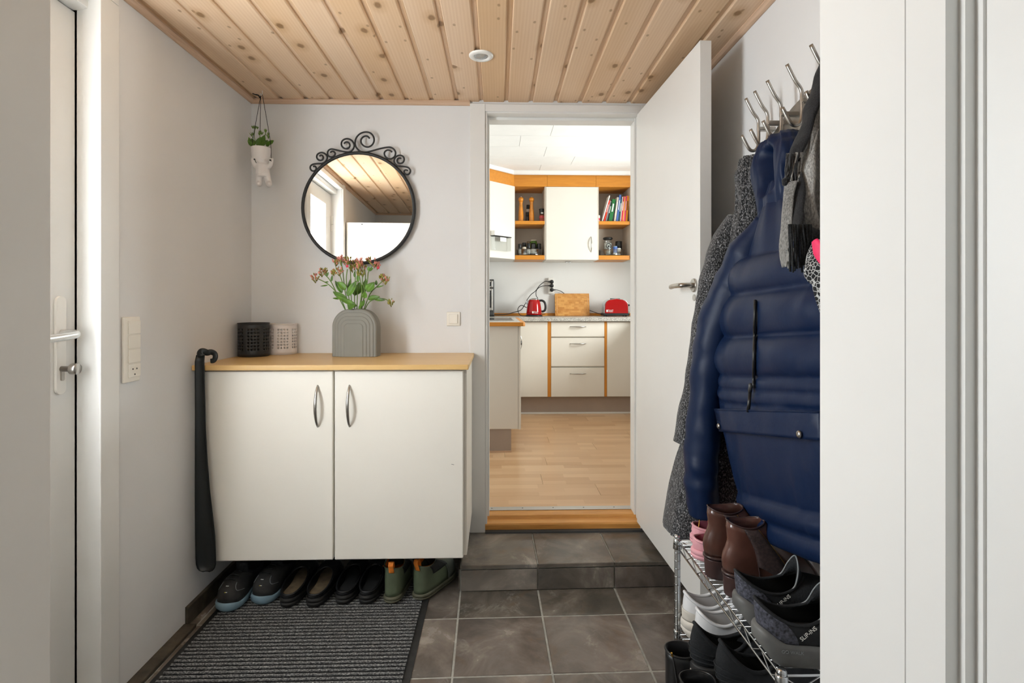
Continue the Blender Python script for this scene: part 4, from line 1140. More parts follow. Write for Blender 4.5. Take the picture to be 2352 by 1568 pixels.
# one more trainer half hidden behind
s = Shoe('black_trainer', 'black trainer with white striping tucked behind the clogs', 'shoe', None, (-1.13, 2.60, ZM), -math.pi / 2 + .1, .27, .1, .026, (.012, .14, .034), (.085, .072, .095), .055)
s.sole('rubber'); s.upper('foam_b'); s.insole('insole')
for k in range(3): s.line([(2.0 + .16 * k, .2), (2.1 + .16 * k, .8)], .0016, 'print_w', 'stripe')

# ------------------------------------------------------------------ shoe rack
rx0, rx1, ry0, ry1 = .575, .865, 1.08, 1.715
ZT, ZL = .497, .205
rk = thing('shoe_rack', 'chrome wire shoe rack with two shelves under the coats', 'rack', ((rx0 + rx1) / 2, (ry0 + ry1) / 2, 0))
for x in (rx0, rx1):
    for y in (ry0, ry1):
        m = MB().lathe([(.012, 0), (.012, .006), (.0095, .008), (.0095, .505), (.008, .51)], (x, y, 0), 16)
        for k in range(20): m.lathe([(.0095, .02 + k * .0254), (.0101, .0205 + k * .0254), (.0101, .0225 + k * .0254), (.0095, .023 + k * .0254)], (x, y, 0), 12, cap0=False, cap1=False)
        po = m.build('post', 'chrome', rk, smooth=True)
        for z in (ZT, ZL): MB().lathe([(.0095, z - .034), (.0135, z - .032), (.012, z), (.0095, z + .002)], (x, y, 0), 16).build('collar', 'chrome', po, smooth=True)
for z in (ZT, ZL):
    m = MB()
    for dz in (0, -.026):
        m.tube([(rx0, ry0, z + dz - .002), (rx1, ry0, z + dz - .002), (rx1, ry1, z + dz - .002), (rx0, ry1, z + dz - .002)], .0028, 8, closed=True)
    for (xa, ya, xb, yb) in ((rx0, ry0, rx0, ry1), (rx1, ry0, rx1, ry1), (rx0, ry0, rx1, ry0), (rx0, ry1, rx1, ry1)):
        n = int(math.hypot(xb - xa, yb - ya) / .04)
        pts = [(xa + (xb - xa) * i / n, ya + (yb - ya) * i / n, z - .002 - (.026 if i % 2 else 0)) for i in range(n + 1)]
        m.tube(pts, .0016, 6)
    k = ry0 + .022
    while k < ry1 - .01:
        m.tube([(rx0, k, z), (rx1, k, z)], .0016, 6); k += .0235
    for xx in (rx0 + .1, rx0 + .2): m.tube([(xx, ry0, z - .003), (xx, ry1, z - .003)], .0022, 6)
    m.build('wire_shelf', 'chrome', rk, smooth=True)

def onrack(u, v, z): return at_z(u, v, z)
PX = -math.pi / 2
# brown ankle boots
def brownboot(u, v, rot, label):
    p = onrack(u, v, ZT + .003)
    zt = lambda t: .062 - .048 * sstep(.22, .62, t)
    s = Shoe('ankle_boot', label, 'boot', 'brown ankle boots on the top shelf', (p.x, p.y, ZT + .0025), PX + rot, .265, .086, .014, (.010, .104, .035), (.192, .184, .194), .055, zt=zt, heelk=.34, heelout=.012, pinch=.09)
    s.zb = lambda t: max(0, zt(t) - .009)
    s.sole('brown_d', .002, -.001)
    def row(e, f):
        r = []
        for i in range(17):
            a = -1.0 + 2.0 * i / 16
            t, q = s.out(a, e); q.z = f; r.append(q)
        return r
    MB().loops([row(-.006, 0), row(-.004, .004), row(-.001, .052)], True, True, True).build('heel', 'brown_d', s.t, smooth=False, local=True, bevel=.002)
    s.upper('brown'); s.insole('insole')
    for c in (1.5, -1.5): s.upper('brown_e', c - .36, c + .36, .30, .98, .001, 'elastic_gusset', 6, .001)
    for c in (1.14, -1.14, 1.86, -1.86): s.line([(c, q) for q in np.linspace(.05 if abs(c) < 1.5 else .28, .98, 8)], .0011, 'brown_d' if abs(c) < 1.5 else 'gold', 'seam')
    s.trim('brown_d', .002)
brownboot(1617, 1322, .03, 'brown leather ankle boot beside the pink clogs')
brownboot(1660, 1364, .02, 'brown leather ankle boot beside the black slip-on shoes')
# pink foam clogs
def pinkclog(x, y, rot, label):
    s = Shoe('foam_clog', label, 'clog', 'pink foam clogs on the top shelf', (x, y, ZT + .0025), PX + rot, .265, .092, .030, (.003, .14, .039), (.060, .058, .085), .062, heelk=.6)
    s.sole('pink', .005, 0, groove=True); s.upper('pink'); s.insole('pink_d'); s.trim('pink', .004)
    rr = [[s.up(s.ang(i), q, -.0045) for i in range(s.N)] for q in (.2, .6, .98)]
    MB().loops(rr, True).build('lining', 'pink_d', s.t, smooth=True, local=True)
    MB().tube(catmull([s.up(1.9, .85, .004), Vector((.052, .05, .075)), Vector((0, -.008, .082)), Vector((-.052, .05, .075)), s.up(-1.9, .85, .004)], 6), .007, 8, updir=(0, 0, 1), flat=1).build('heel_strap', 'pink', s.t, smooth=True, local=True) if False else None
pinkclog(.575, 1.578, .02, 'pink foam clog beside the brown boots')
pinkclog(.606, 1.672, .0, 'pink foam clog under the tweed coat')
# black slip-on trainers
def slipon(u, v, rot, label):
    p = onrack(u, v, ZT + .003)
    zt = lambda t: .050 + .022 * (1 - sstep(0, .16, t)) - .014 * sstep(.3, .9, t)
    zb = lambda t: .030 * max(0, 1 - t / .11) ** 2
    s = Shoe('slip_on_shoe', label, 'shoe', 'black slip-on shoes on the top shelf', (p.x, p.y, ZT + .0025), PX + rot, .285, .108, .046, (-.004, .150, .036), (.125, .088, .118), .055, zt=zt, zb=zb, heelk=.5, curve=.008)
    s.sole('greysole', .008, -.004); s.upper('foam_b')
    s.upper('knit_b', -1.0, 1.0, 0.02, .96, .0015, 'heel_cup', 8, .0015)
    s.insole('insole'); s.trim('foam_b', .0035)
    rr = [[s.up(s.ang(i), q, -.005) for i in range(s.N)] for q in (.3, .7, .98)]
    MB().loops(rr, True).build('lining', 'insole', s.t, smooth=True, local=True)
    MB().tube(catmull([s.up(2.0, 1.0), s.up(2.25, 1.0) + Vector((0, 0, .006)), s.up(2.6, 1.0) + Vector((0, -.006, .026)), s.up(math.pi, 1.0) + Vector((0, -.012, .040)), s.up(-2.6, 1.0) + Vector((0, -.006, .026)), s.up(-2.25, 1.0) + Vector((0, 0, .006)), s.up(-2.0, 1.0)], 6), .0018, 6).build('tongue_piping', 'print_g', s.t, smooth=True, local=True)
    rr = [[s.up(2.25 + (2 * math.pi - 4.5) * i / 12, 1.0) + Vector((0, -.010 * k * math.sin(math.pi * i / 12), .038 * k * math.sin(math.pi * i / 12))) for i in range(13)] for k in (0, .5, 1)]
    MB().loops(rr, False).build('tongue', 'foam_b', s.t, smooth=True, solid=.004, local=True)
    return s
s1 = slipon(1693, 1432, .02, 'black slip-on shoe with knit heel beside the brown boots')
s2 = slipon(1738, 1507, -.02, 'black slip-on shoe with knit heel nearest the rack post')
for s in (s1, s2):
    W_ = Wm(s.t)
    # the camera sees the right-hand flank (towards -y in the room): local +x side
    a0 = 1.06
    o_ = s.up(a0, .22, .003); x_ = s.up(a0 + .46, .78, .003) - o_; yv = s.up(a0 - .25, .6) - s.up(a0 + .25, .3)
    lettering('SLIP-INS', .0115, 'lettering', 'print_w', s.t, frame(W_ @ o_, (W_.to_3x3() @ x_), (W_.to_3x3() @ yv)), .0003)
    def sp(a):
        t, q = s.out(a, .0092); q.z = .026; return q
    o_ = sp(.74); x_ = sp(1.15) - o_
    lettering('GO WALK', .0092, 'lettering', 'print_g', s.t, frame(W_ @ (o_ + Vector((0, 0, .010))), W_.to_3x3() @ x_, (0, 0, 1)), .0003)
# white leather trainers
def whiteshoe(u, v, rot, label, tag_mark):
    p = onrack(u, v, ZL + .003)
    s = Shoe('white_trainer', label, 'shoe', 'white leather trainers on the lower shelf', (p.x, p.y, ZL + .0025), PX + rot, .275, .092, .046, (.006, .148, .035), (.138, .106, .150), .06, heelk=.5,
             zt=lambda t: .056 - .018 * sstep(.2, .8, t), zb=lambda t: .012 * max(0, 1 - t / .07) ** 2)
    s.sole('offwhite', .005, -.002, groove=True); s.upper('whitesh'); s.insole('offwhite'); s.trim('whitesh', .005)
    s.upper('offwhite', -.9, .9, .02, .42, .0015, 'heel_counter', 5, .0015)
    tg = s.tongue('whitesh', .03, .026, lean=-.02)
    MB().box(-.017, .017, .1515, .153, .132, .160).build('tongue_label', 'label', tg, local=True)
    W_ = Wm(s.t)
    lettering('NB', .017, 'emblem', 'print_n', tg, frame(W_ @ Vector((.011, .1505, .139)), W_.to_3x3() @ Vector((-1, 0, 0)), (0, 0, 1)), .0003)
    s.laces('whitesh', 5, .5, .95, .40, .0028)
    for k in range(4):
        for sg in (-1, 1):
            q = .58 + .1 * k; c = s.up(math.pi + sg * .45, q, .0015)
            MB().ball(c, .0022, 8, 6).build('eyelet', 'dgrey', s.t, local=True)
whiteshoe(1568, 1460, .04, 'white leather trainer beside the rack post', False)
whiteshoe(1596, 1504, .02, 'white leather trainer beside the black running shoes', True)
# black running shoes
def runner(u, v, rot, label):
    p = onrack(u, v, ZL + .003)
    s = Shoe('running_shoe', label, 'shoe', 'black running shoes on the lower shelf', (p.x, p.y, ZL + .0025), PX + rot, .29, .092, .040, (.004, .152, .034), (.158, .098, .124), .055, heelk=.38, heelout=.02,
             zt=lambda t: .052 - .016 * sstep(.2, .8, t), zb=lambda t: .014 * max(0, 1 - t / .08) ** 2)
    s.sole('bone', .006, -.002, zhi=lambda t: .030)
    s.sole('rubber', .006, .005, name='midsole', zlo=lambda t: .028)
    s.upper('foam_b'); s.insole('insole'); s.trim('foam_b', .005)
    for k in range(3): s.line([(-.9 + .18 * i, .16 + .17 * k + .02 * math.sin(i)) for i in range(11)], .0022, 'foam_b', 'overlay_ridge', .0015)
    rr = [[s.up(s.ang(i), q, -.005) for i in range(s.N)] for q in (.3, .7, .98)]
    MB().loops(rr, True).build('lining', 'insole', s.t, smooth=True, local=True)
    q0 = [(1.15, .36), (1.5, .30), (1.9, .28), (2.3, .30)]; q1 = [(1.17, .30), (1.5, .18), (1.9, .12), (2.3, .12)]
    rr = [[s.up(a, q, .0022) for a, q in q0], [s.up(a, q, .0022) for a, q in q1]]
    MB().loops(rr, False).build('side_flash', 'offwhite', s.t, solid=.0014, soff=0, local=True)
    tg = s.tongue('foam_b', .028, .026, lean=-.015)
    MB().box(-.018, .018, .1495, .151, .088, .106).build('size_label', 'label', tg, local=True)
    s.laces('black', 4, .55, .9, .4)
runner(1591, 1560, .02, 'black running shoe with bone sole beside the white trainers')
runner(1650, 1608, .0, 'black running shoe with bone sole and pale side flash')
# black ankle boots on the floor
def floorboot(x, y, label):
    s = Shoe('black_ankle_boot', label, 'boot', 'black ankle boots on the floor', (x, y, .001), PX - .05, .25, .088, .022, (-.002, .088, .038), (.262, .26, .262), .05, heelk=.5)
    s.sole('rubber', .003, -.001); s.upper('leather_b'); s.insole('insole'); s.trim('leather_b', .0032)
    MB().tube([s.up(.75, q, .001) for q in np.linspace(.1, 1, 8)], .0018, 6).build('zipper', 'dgrey', s.t, local=True)
    c = s.up(.75, 1.0, .003)
    MB().tube([c, c + Vector((.001, -.002, .010))], .0028, 6).build('zip_pull', 'gold', s.t, local=True)
floorboot(.482, 1.535, 'black leather ankle boot on the floor below the white trainers')
floorboot(.482, 1.41, 'black leather ankle boot on the floor below the black running shoes')

# ------------------------------------------------------------------ coat rack
crk = thing('coat_rack', 'brushed steel coat rack with curved plate and bent rod hooks', 'coat rack', (XR, 1.52, 1.72))
PL = []
cyk, ztop = 1.46, 1.885
top = [(1.80 - .68 * i / 20, ztop - .10 * (abs((i - 10) / 10)) ** 2.2 - .02) for i in range(21)]
bot = [(1.12 + .68 * i / 20, ztop - .125 - .01 * (1 - ((i - 10) / 10) ** 2)) for i in range(21)]
MB().prism(top + bot, XR - .004, XR, 'x').build('plate', 'steel', crk, bevel=.001)
HKS = [1.735, 1.675, 1.595, 1.485, 1.37]
for y in HKS:
    zb_ = 1.815
    MB().obox((XR - .028, y, zb_), (1, 0, 0), (0, 1, 0), (0, 0, 1), .026, .009, .006).build('bracket', 'steel', crk, bevel=.001)
    xo = XR - .052
    pts = [(xo - .042, y, 1.915), (xo - .020, y, 1.872), (xo - .002, y, 1.845), (xo, y, zb_), (xo, y, 1.775), (xo - .006, y, 1.752), (xo - .020, y, 1.745), (xo - .034, y, 1.755), (xo - .055, y, 1.795)]
    MB().tube(catmull(pts, 5), .0052, 10).build('hook', 'steel', crk, smooth=True)

# ------------------------------------------------------------------ garments
class Garment:
    """closed surface whose horizontal sections are rounded boxes hanging against the wall"""
    def __init__(s, rows, n=3.0, disp=None, shear=0.0):
        rows = sorted(rows, key=lambda r: r[0]); s.R = np.array(rows); s.n = n; s.disp = disp or (lambda a, z: 0); s.shear = shear; s.tilt = 0.0
        s.z0, s.z1 = s.R[0, 0], s.R[-1, 0]
    def par(s, z):
        out = []
        for k in range(1, 5):
            v = 0; ws = 0
            for dz, w in ((-.03, .25), (0, .5), (.03, .25)):
                v += w * np.interp(min(max(z + dz, s.z0), s.z1), s.R[:, 0], s.R[:, k]); ws += w
            out.append(v / ws)
        return out
    def pt(s, a, z):
        yf, yn, xf, xb = s.par(z)
        cy, b, cx, r = (yf + yn) / 2, (yf - yn) / 2, (xf + xb) / 2, (xb - xf) / 2
        c, q = math.cos(a), math.sin(a); e = 2 / s.n
        y = cy + b * math.copysign(abs(c) ** e, c); x = cx - r * math.copysign(abs(q) ** e, q)
        d = s.disp(a, z)
        if q > 0: x += s.shear * (yf - y)
        return Vector((min(x - d * q, XR - .004), y + d * c * .6, z + s.tilt * max(0, min(1.5, (1.42 - z) / .45)) * max(0, 1.56 - y)))
    def mesh(s, nz=120, na=96):
        return MB().loops([[s.pt(2 * math.pi * i / na, s.z0 + (s.z1 - s.z0) * j / nz) for i in range(na)] for j in range(nz + 1)], True, True, True)
    def flat_z(s, y, z):
        z0 = z
        for _ in range(5): z0 = z - s.tilt * max(0, min(1.5, (1.42 - z0) / .45)) * max(0, 1.56 - y)
        return min(max(z0, s.z0), s.z1)
    def front(s, y, z):
        z = s.flat_z(y, z)
        yf, yn, xf, xb = s.par(z); b = (yf - yn) / 2
        c = max(-1, min(1, (y - (yf + yn) / 2) / b)); a = math.acos(math.copysign(abs(c) ** (s.n / 2), c))
        return s.pt(a, z).x
    def hit(s, u, v, off=0.0):
        d = ray(u, v); t = .7
        while t < 2.4:
            p = CAMP + d * t
            if s.z0 <= p.z <= s.z1:
                yf, yn, xf, xb = s.par(s.flat_z(p.y, p.z))
                if yn < p.y < yf and p.x >= s.front(p.y, p.z): return p - Vector((off, 0, 0)) - d.normalized() * off * .3
            t += .003
        return at_y(u, v, 1.63) - Vector((off, 0, 0))
def N3(a, b, c=0.0): return mnoise.noise((a, b, c))
# navy quilted parka
SEAMS = [1.385, 1.275, 1.15, 1.035, .995, .958, .70, .645, .585]
def puff(z):
    for hi, lo in zip(SEAMS, SEAMS[1:]):
        if lo <= z <= hi:
            return max(0, math.sin(math.pi * (z - lo) / (hi - lo))) ** .6, hi - lo
    return (0.0, .2)
def navy_disp(a, z):
    if z > 1.385: return .016 * N3(a * 3.2, z * 1.3) + .008 * N3(a * 7, z * 2.5, 4) + .004 * N3(a * 16, z * 6, 9)
    p, h = puff(z); amp = min(.030, h * .26)
    if .70 < z < .958: p, amp = p * .6, .016
    seam = (1 - p) ** 2
    return amp * p + .010 * N3(a * 4, z * 5) * (.4 + .6 * p) + seam * .010 * N3(a * 22, z * 5, 2) + .004 * N3(a * 11, z * 12, 7)
def pix(p):
    d = p - CAMP
    return 1176 + FPX * (d.x * CT - d.y * ST) / (d.x * ST + d.y * CT)
def fit(rows, n, shear, disp):
    """far edge of every section set so that the outline passes the measured pixel column"""
    out = []
    for z, u, yn, xf, xb in rows:
        lo, hi = yn + .06, 2.1
        for _ in range(24):
            yf = (lo + hi) / 2
            g = Garment([(z - .001, yf, yn, xf, xb), (z, yf, yn, xf, xb)], n, disp, shear)
            m_ = min(pix(g.pt(a_ * .05, z)) for a_ in range(0, 50))
            if m_ > u: lo = yf
            else: hi = yf
        out.append((z, yf, yn, xf, xb))
    return out
navy = Garment(fit([(1.60, 1762, 1.44, .79, .87), (1.54, 1742, 1.38, .765, .88), (1.477, 1722, 1.28, .74, .89), (1.425, 1702, 1.20, .725, .89), (1.374, 1686, 1.12, .715, .89), (1.309, 1669, 1.06, .70, .89),
                (1.22, 1656, 1.02, .685, .89), (1.116, 1645, 1.0, .672, .89), (.987, 1640, 1.0, .660, .89), (.922, 1647, 1.0, .658, .89), (.858, 1660, 1.0, .662, .89), (.794, 1672, 1.0, .668, .89),
                (.729, 1685, 1.0, .675, .89), (.665, 1697, 1.0, .68, .89), (.595, 1710, 1.01, .688, .885)], 3.2, .03, lambda a, z: .012), 3.2, navy_disp, .03)
navy.tilt = .15
pk = thing('navy_parka', 'navy blue quilted parka with hood hanging on the coat rack', 'jacket', (.79, 1.3, .65))
m = navy.mesh(150, 128)
# hem rises towards the partition
for i, p in enumerate(m.v):
    pass
m.build('body', 'navy', pk, smooth=True)
def gtube(pts, r, name, mat, parent, seg=20, flat=.8, up=(1, 0, 0), wr=.06, puffs=0):
    P = catmull([at_y(*p) for p in pts], 8)
    n = len(P); rr = np.interp(np.linspace(0, 1, n), np.linspace(0, 1, len(r)), r)
    rr = [q * (1 + .06 * N3(i * .35, q * 90, puffs)) for i, q in enumerate(rr)]
    mb = MB().tube(P, rr, seg, updir=up, flat=flat)
    for i, p in enumerate(mb.v): mb.v[i] = p + Vector((N3(p.x * 22, p.y * 22, p.z * 16), N3(p.x * 22 + 5, p.y * 22, p.z * 16), 0)) * wr * .1
    return mb.build(name, mat, parent, smooth=True)
gtube([(1748, 500, 1.555), (1718, 572, 1.60), (1688, 650, 1.65), (1650, 730, 1.68), (1630, 830, 1.695), (1620, 930, 1.70), (1613, 1030, 1.70), (1610, 1100, 1.695), (1614, 1150, 1.69), (1617, 1180, 1.69)],
      [.014, .058, .068, .066, .064, .062, .061, .060, .056, .050], 'sleeve', 'navy', pk, 24, .85)
def hood_disp(a, z):
    g = lambda c, w: math.exp(-((a - c) / w) ** 2)
    win = sstep(1.55, 1.60, z) * (1 - sstep(1.675, 1.715, z))
    return -.075 * g(1.52, .26) * win - .06 * g(3.25, .20) * sstep(1.57, 1.62, z) * (1 - sstep(1.65, 1.69, z)) + .010 * g(2.45, .30) * win + .010 * N3(a * 4, z * 9, 5) + .005 * N3(a * 9, z * 14, 8)
hood = Garment(fit([(1.735, 1757, 1.50, .795, .855), (1.722, 1738, 1.46, .78, .865), (1.70, 1729, 1.435, .77, .87), (1.66, 1726, 1.42, .762, .87), (1.60, 1731, 1.42, .762, .87), (1.54, 1738, 1.42, .762, .87), (1.49, 1744, 1.42, .765, .87)], 2.5, 0, lambda a, z: 0), 2.5, hood_disp)
hood.mesh(70, 110).build('hood', 'navy', pk, smooth=True)
MB().tube(catmull([at_y(1785, 338, 1.56), at_y(1788, 318, 1.60), at_y(1790, 306, 1.60), at_y(1792, 318, 1.60), at_y(1792, 338, 1.56)], 4), .004, 6).build('hanging_loop', 'black', pk, smooth=True)
def patch(g, u0v0, u1v0, u1v1, u0v1, off, name, mat, parent, nu=16, nv=8, solid=.004):
    rows = []
    for j in range(nv + 1):
        r = []
        for i in range(nu + 1):
            s, t = i / nu, j / nv
            u = (u0v0[0] * (1 - s) + u1v0[0] * s) * (1 - t) + (u0v1[0] * (1 - s) + u1v1[0] * s) * t
            v = (u0v0[1] * (1 - s) + u1v0[1] * s) * (1 - t) + (u0v1[1] * (1 - s) + u1v1[1] * s) * t
            p = g.hit(u, v, off)
            if p is None: p = r[-1] if r else (rows[-1][i] if rows else at_y(u, v, 1.4))
            r.append(p)
        rows.append(r)
    return MB().loops(rows, False).build(name, mat, parent, smooth=True, solid=solid, soff=0)
fl_ = patch(navy, (1652, 938), (1905, 944), (1905, 1012), (1664, 990), .013, 'pocket_flap', 'navy', pk, 20, 8, .007)
for u, v in ((1666, 978), (1856, 997)):
    p = navy.hit(u, v, .019)
    MB().lathe([(.0085, 0), (.0085, -.002), (.006, -.0045), (.002, -.005)], p, 18, 'x').build('snap_button', 'steel', fl_, smooth=True)
for dv, r_ in ((0, .0011),):
    P = [navy.hit(1654 + 248 * i / 20, 941 + 5 * i / 20, .018) for i in range(21)]
    MB().tube([p for p in P if p], r_, 5).build('flap_stitching', 'navy', fl_, smooth=True)
zp = [navy.hit(1739 - 4 * i / 20, 690 + 200 * i / 20, .005) for i in range(21)]
zp = [p for p in zp if p]
MB().tube(zp, .0042, 8).build('pocket_zip', 'black', pk, smooth=True)
a_, b_ = navy.hit(1733, 882, .010), navy.hit(1733, 900, .012)
MB().tube([a_, b_], .005, 8).build('zip_slider', 'dgrey', pk, smooth=True)
MB().tube([navy.hit(1733, 902, .012), navy.hit(1733, 925, .014), navy.hit(1732, 946, .016)], .0042, 8, flat=.5).build('zip_pull', 'black', pk, smooth=True)
for v0, v1_ in ():
    P = [navy.hit(1665 + 220 * i / 24, v0 + (v1_ - v0) * i / 24, .0015) for i in range(25)]
    P = [p for p in P if p]
    if len(P) > 3: MB().tube(P, .0009, 5).build('stitching', 'navy', pk, smooth=True)

# charcoal tweed coat
def tw_disp(a, z): return .012 * N3(a * 2.5, z * 1.6) + .004 * N3(a * 8, z * 4, 3)
tw = Garment(fit([(1.725, 1700, 1.70, .80, .89), (1.67, 1687, 1.69, .79, .89), (1.563, 1690, 1.68, .785, .89), (1.389, 1662, 1.68, .75, .89), (1.157, 1640, 1.68, .71, .89), (.954, 1600, 1.68, .665, .89),
              (.809, 1570, 1.685, .63, .89), (.722, 1551, 1.69, .61, .89), (.62, 1534, 1.705, .59, .89), (.485, 1518, 1.722, .565, .885)], 3.0, 0, lambda a, z: .004), 3.0, tw_disp)
tc = thing('tweed_coat', 'long charcoal tweed coat hanging next to the open door', 'coat', (.74, 1.75, .52))
tw.mesh(110, 80).build('body', 'tweed', tc, smooth=True)
gtube([(1690, 500, 1.80), (1660, 560, 1.80), (1637, 650, 1.795), (1619, 760, 1.79), (1602, 880, 1.785), (1588, 960, 1.78), (1579, 1018, 1.78)], [.030, .048, .050, .050, .050, .050, .050], 'sleeve', 'tweed', tc, 20, .85)
gtube([(1724, 520, 1.72), (1706, 450, 1.74), (1700, 400, 1.76), (1712, 372, 1.77), (1728, 380, 1.74)], [.018, .022, .024, .022, .018], 'collar', 'tweed', tc, 14, .6)
MB().tube([at_y(1607, 1190, 1.655), at_y(1602, 1238, 1.655)], .0016, 6).build('zip_teeth', 'gold', tc, smooth=True)

# scarves and things on the nearest hook
def ribbon(pts, w, name, mat, parent, thick=.12, up=(0, 1, 0)):
    P = catmull([at_y(*p) for p in pts], 8); n = len(P)
    rr = np.interp(np.linspace(0, 1, n), np.linspace(0, 1, len(w)), w)
    mb = MB().tube(P, list(rr), 20, updir=up, flat=thick)
    for i, p in enumerate(mb.v): mb.v[i] = p + Vector((N3(p.x * 40, p.y * 40, p.z * 12), N3(p.x * 40 + 9, p.y * 40, p.z * 10), 0)) * .006
    return mb.build(name, mat, parent, smooth=True)
def fringe(u0, u1, v0, v1_, y, n, mat, parent, drift=0):
    m_ = MB()
    for i in range(n):
        s = i / max(1, n - 1); u = u0 + (u1 - u0) * s
        pts = [at_y(u + R.uniform(-2, 2), v0, y + R.uniform(-.01, .01)), at_y(u + drift * .5 + R.uniform(-4, 4), (v0 + v1_) / 2, y + R.uniform(-.012, .012)), at_y(u + drift + R.uniform(-5, 5), v1_ + R.uniform(-10, 8), y + R.uniform(-.012, .012))]
        m_.tube(catmull(pts, 4), .0019, 5)
    return m_.build('fringe', mat, parent, smooth=True)
YS = 1.275
bs = thing('black_jacket', 'black jacket hanging behind the grey scarf', 'jacket', tuple(at_y(1885, 560, 1.26)))
Garment([(1.80, 1.36, 1.26, .80, .88), (1.70, 1.345, 1.20, .775, .88), (1.55, 1.335, 1.14, .765, .88), (1.42, 1.325, 1.10, .755, .88), (1.34, 1.32, 1.10, .75, .88)], 2.6, lambda a, z: .008 * N3(a * 4, z * 5)).mesh(50, 48).build('body', 'scarf_b', bs, smooth=True)
sc1 = thing('black_scarf', 'black fringed scarf slung over the nearest hook', 'scarf', tuple(at_y(1820, 420, YS)))
ribbon([(1905, 100, 1.34), (1888, 165, 1.33), (1868, 235, 1.31), (1849, 300, 1.295), (1832, 345, 1.285), (1824, 372, 1.28)], [.016, .018, .020, .021, .018, .014], 'cloth', 'scarf_b', sc1, .45, (1, .4, 0))
fringe(1808, 1836, 352, 418, 1.272, 16, 'scarf_d', sc1, -8)
m_ = MB()
for k in range(5): m_.ball(at_y(1806 + R.uniform(-5, 9), 416 + R.uniform(-5, 5), 1.27), .007, 8, 6)
m_.build('pompom', 'scarf_b', sc1, smooth=True)
sc2 = thing('grey_scarf', 'two-tone grey knitted scarf looped beside the parka hood', 'scarf', tuple(at_y(1830, 610, YS)))
ribbon([(1888, 215, 1.31), (1878, 270, 1.29), (1872, 340, 1.27), (1874, 420, 1.255), (1883, 500, 1.245), (1900, 560, 1.24)], [.010, .013, .015, .016, .018, .020], 'rib_edge', 'scarf_g', sc2, .5, (0, 1, 0))
ribbon([(1872, 300, 1.285), (1858, 360, 1.275), (1848, 430, 1.265), (1850, 490, 1.255), (1870, 530, 1.25), (1900, 545, 1.24)], [.012, .022, .028, .030, .028, .024], 'light_panel', 'scarf_l', sc2, .4, (1, .3, 0))
ribbon([(1838, 470, 1.255), (1835, 505, 1.25), (1846, 528, 1.243), (1868, 540, 1.238), (1900, 552, 1.23)], [.004, .010, .016, .018, .018], 'dark_edge', 'scarf_d', sc2, .5, (1, .3, 0))
ribbon([(1862, 290, 1.30), (1842, 340, 1.29), (1830, 375, 1.285)], [.014, .016, .010], 'fold', 'scarf_g', sc2, .5, (1, .4, 0))
fringe(1828, 1850, 350, 415, 1.27, 9, 'scarf_l', sc2, -10)
ribbon([(1816, 420, 1.265), (1811, 470, 1.25), (1806, 530, 1.235), (1803, 580, 1.225), (1806, 612, 1.22)], [.014, .015, .0155, .014, .011], 'hanging_end', 'scarf_g', sc2, .4, (1, .4, 0))
ribbon([(1832, 400, 1.275), (1832, 480, 1.24), (1832, 545, 1.20)], [.014, .018, .016], 'black_panel', 'scarf_b', sc2, .5, (1, .4, 0))
fringe(1812, 1862, 515, 618, 1.19, 34, 'yarn', sc2, 4)
fringe(1804, 1822, 570, 616, 1.205, 7, 'scarf_l', sc2, 4)
pt_ = thing('patterned_shawl', 'black and white patterned shawl below the grey scarf', 'scarf', tuple(at_y(1882, 725, 1.12)))
ribbon([(1884, 555, 1.16), (1876, 590, 1.15), (1870, 615, 1.14), (1880, 634, 1.13), (1900, 645, 1.12)], [.02, .026, .026, .022, .02], 'fold', 'pattern', pt_, .5, (1, .3, 0))
ribbon([(1882, 635, 1.125), (1886, 680, 1.12), (1891, 730, 1.115)], [.018, .014, .008], 'hanging_end', 'pattern', pt_, .5, (1, .3, 0))
tag(ribbon([(1872, 552, 1.12), (1884, 575, 1.11), (1896, 600, 1.10)], [.008, .014, .012], 'pink_cloth', 'pinkfab', None, .5, (1, .3, 0)), 'crumpled bright pink cloth tucked under the grey scarf', 'cloth')

# ------------------------------------------------------------------ kitchen base units
KF = 5.20                                        # front of the base doors
ZW = 1.113                                       # top of the worktop
def kx(u, y=KF): return at_y(u, 700, y).x
def kz(v, y=KF): return at_y(1300, v, y).z
zb_, zt_ = kz(911), kz(739)
x_a, x_b, x_c, x_d, x_e, x_f = kx(1160), kx(1258), kx(1265.5), kx(1388.5), kx(1394), kx(1470)
def unit(name, label, x0, x1, strip=None):
    t = thing(name, label, 'cabinet', ((x0 + x1) / 2, KF + .3, ZK), 0)
    MB().box(x0, x1, KF + .022, KY1 - .001, zb_, ZW - .039).build('carcass', 'cream_k', t)
    MB().box(x0, x1, KF + .06, KF + .076, ZK, zb_).build('plinth', 'kick', t)
    if strip: MB().box(strip[0], strip[1], KF + .002, KF + .022, zb_, ZW - .039).build('wood_strip', 'orange_z', t)
    return t
def front(t, name, x0, x1, z0, z1):
    return MB().box(x0 + .0015, x1 - .0015, KF, KF + .019, z0, z1).build(name, 'cream_k', t, bevel=.003)
u1 = unit('base_cabinet', 'white kitchen base cabinet below the red kettle', x_a, x_c, (x_b, x_c))
d = front(u1, 'door', x_a, x_b, zb_, zt_)
u2 = unit('drawer_cabinet', 'white kitchen cabinet with three drawers below the chopping board', x_c, x_e, (x_d, x_e))
for v0, v1_, hv in ((739, 773, 750), (776, 841, 789), (844.5, 911, 858)):
    d = front(u2, 'drawer', x_c, x_d, kz(v1_), kz(v0))
    bow((kx(1309), KF + .002, kz(hv)), (kx(1346), KF + .002, kz(hv)), (0, -.03, 0), .006, 8).build('handle', 'steel', d, smooth=True)
u3 = unit('base_cabinet', 'white kitchen base cabinet below the red toaster', x_e, 1.36)
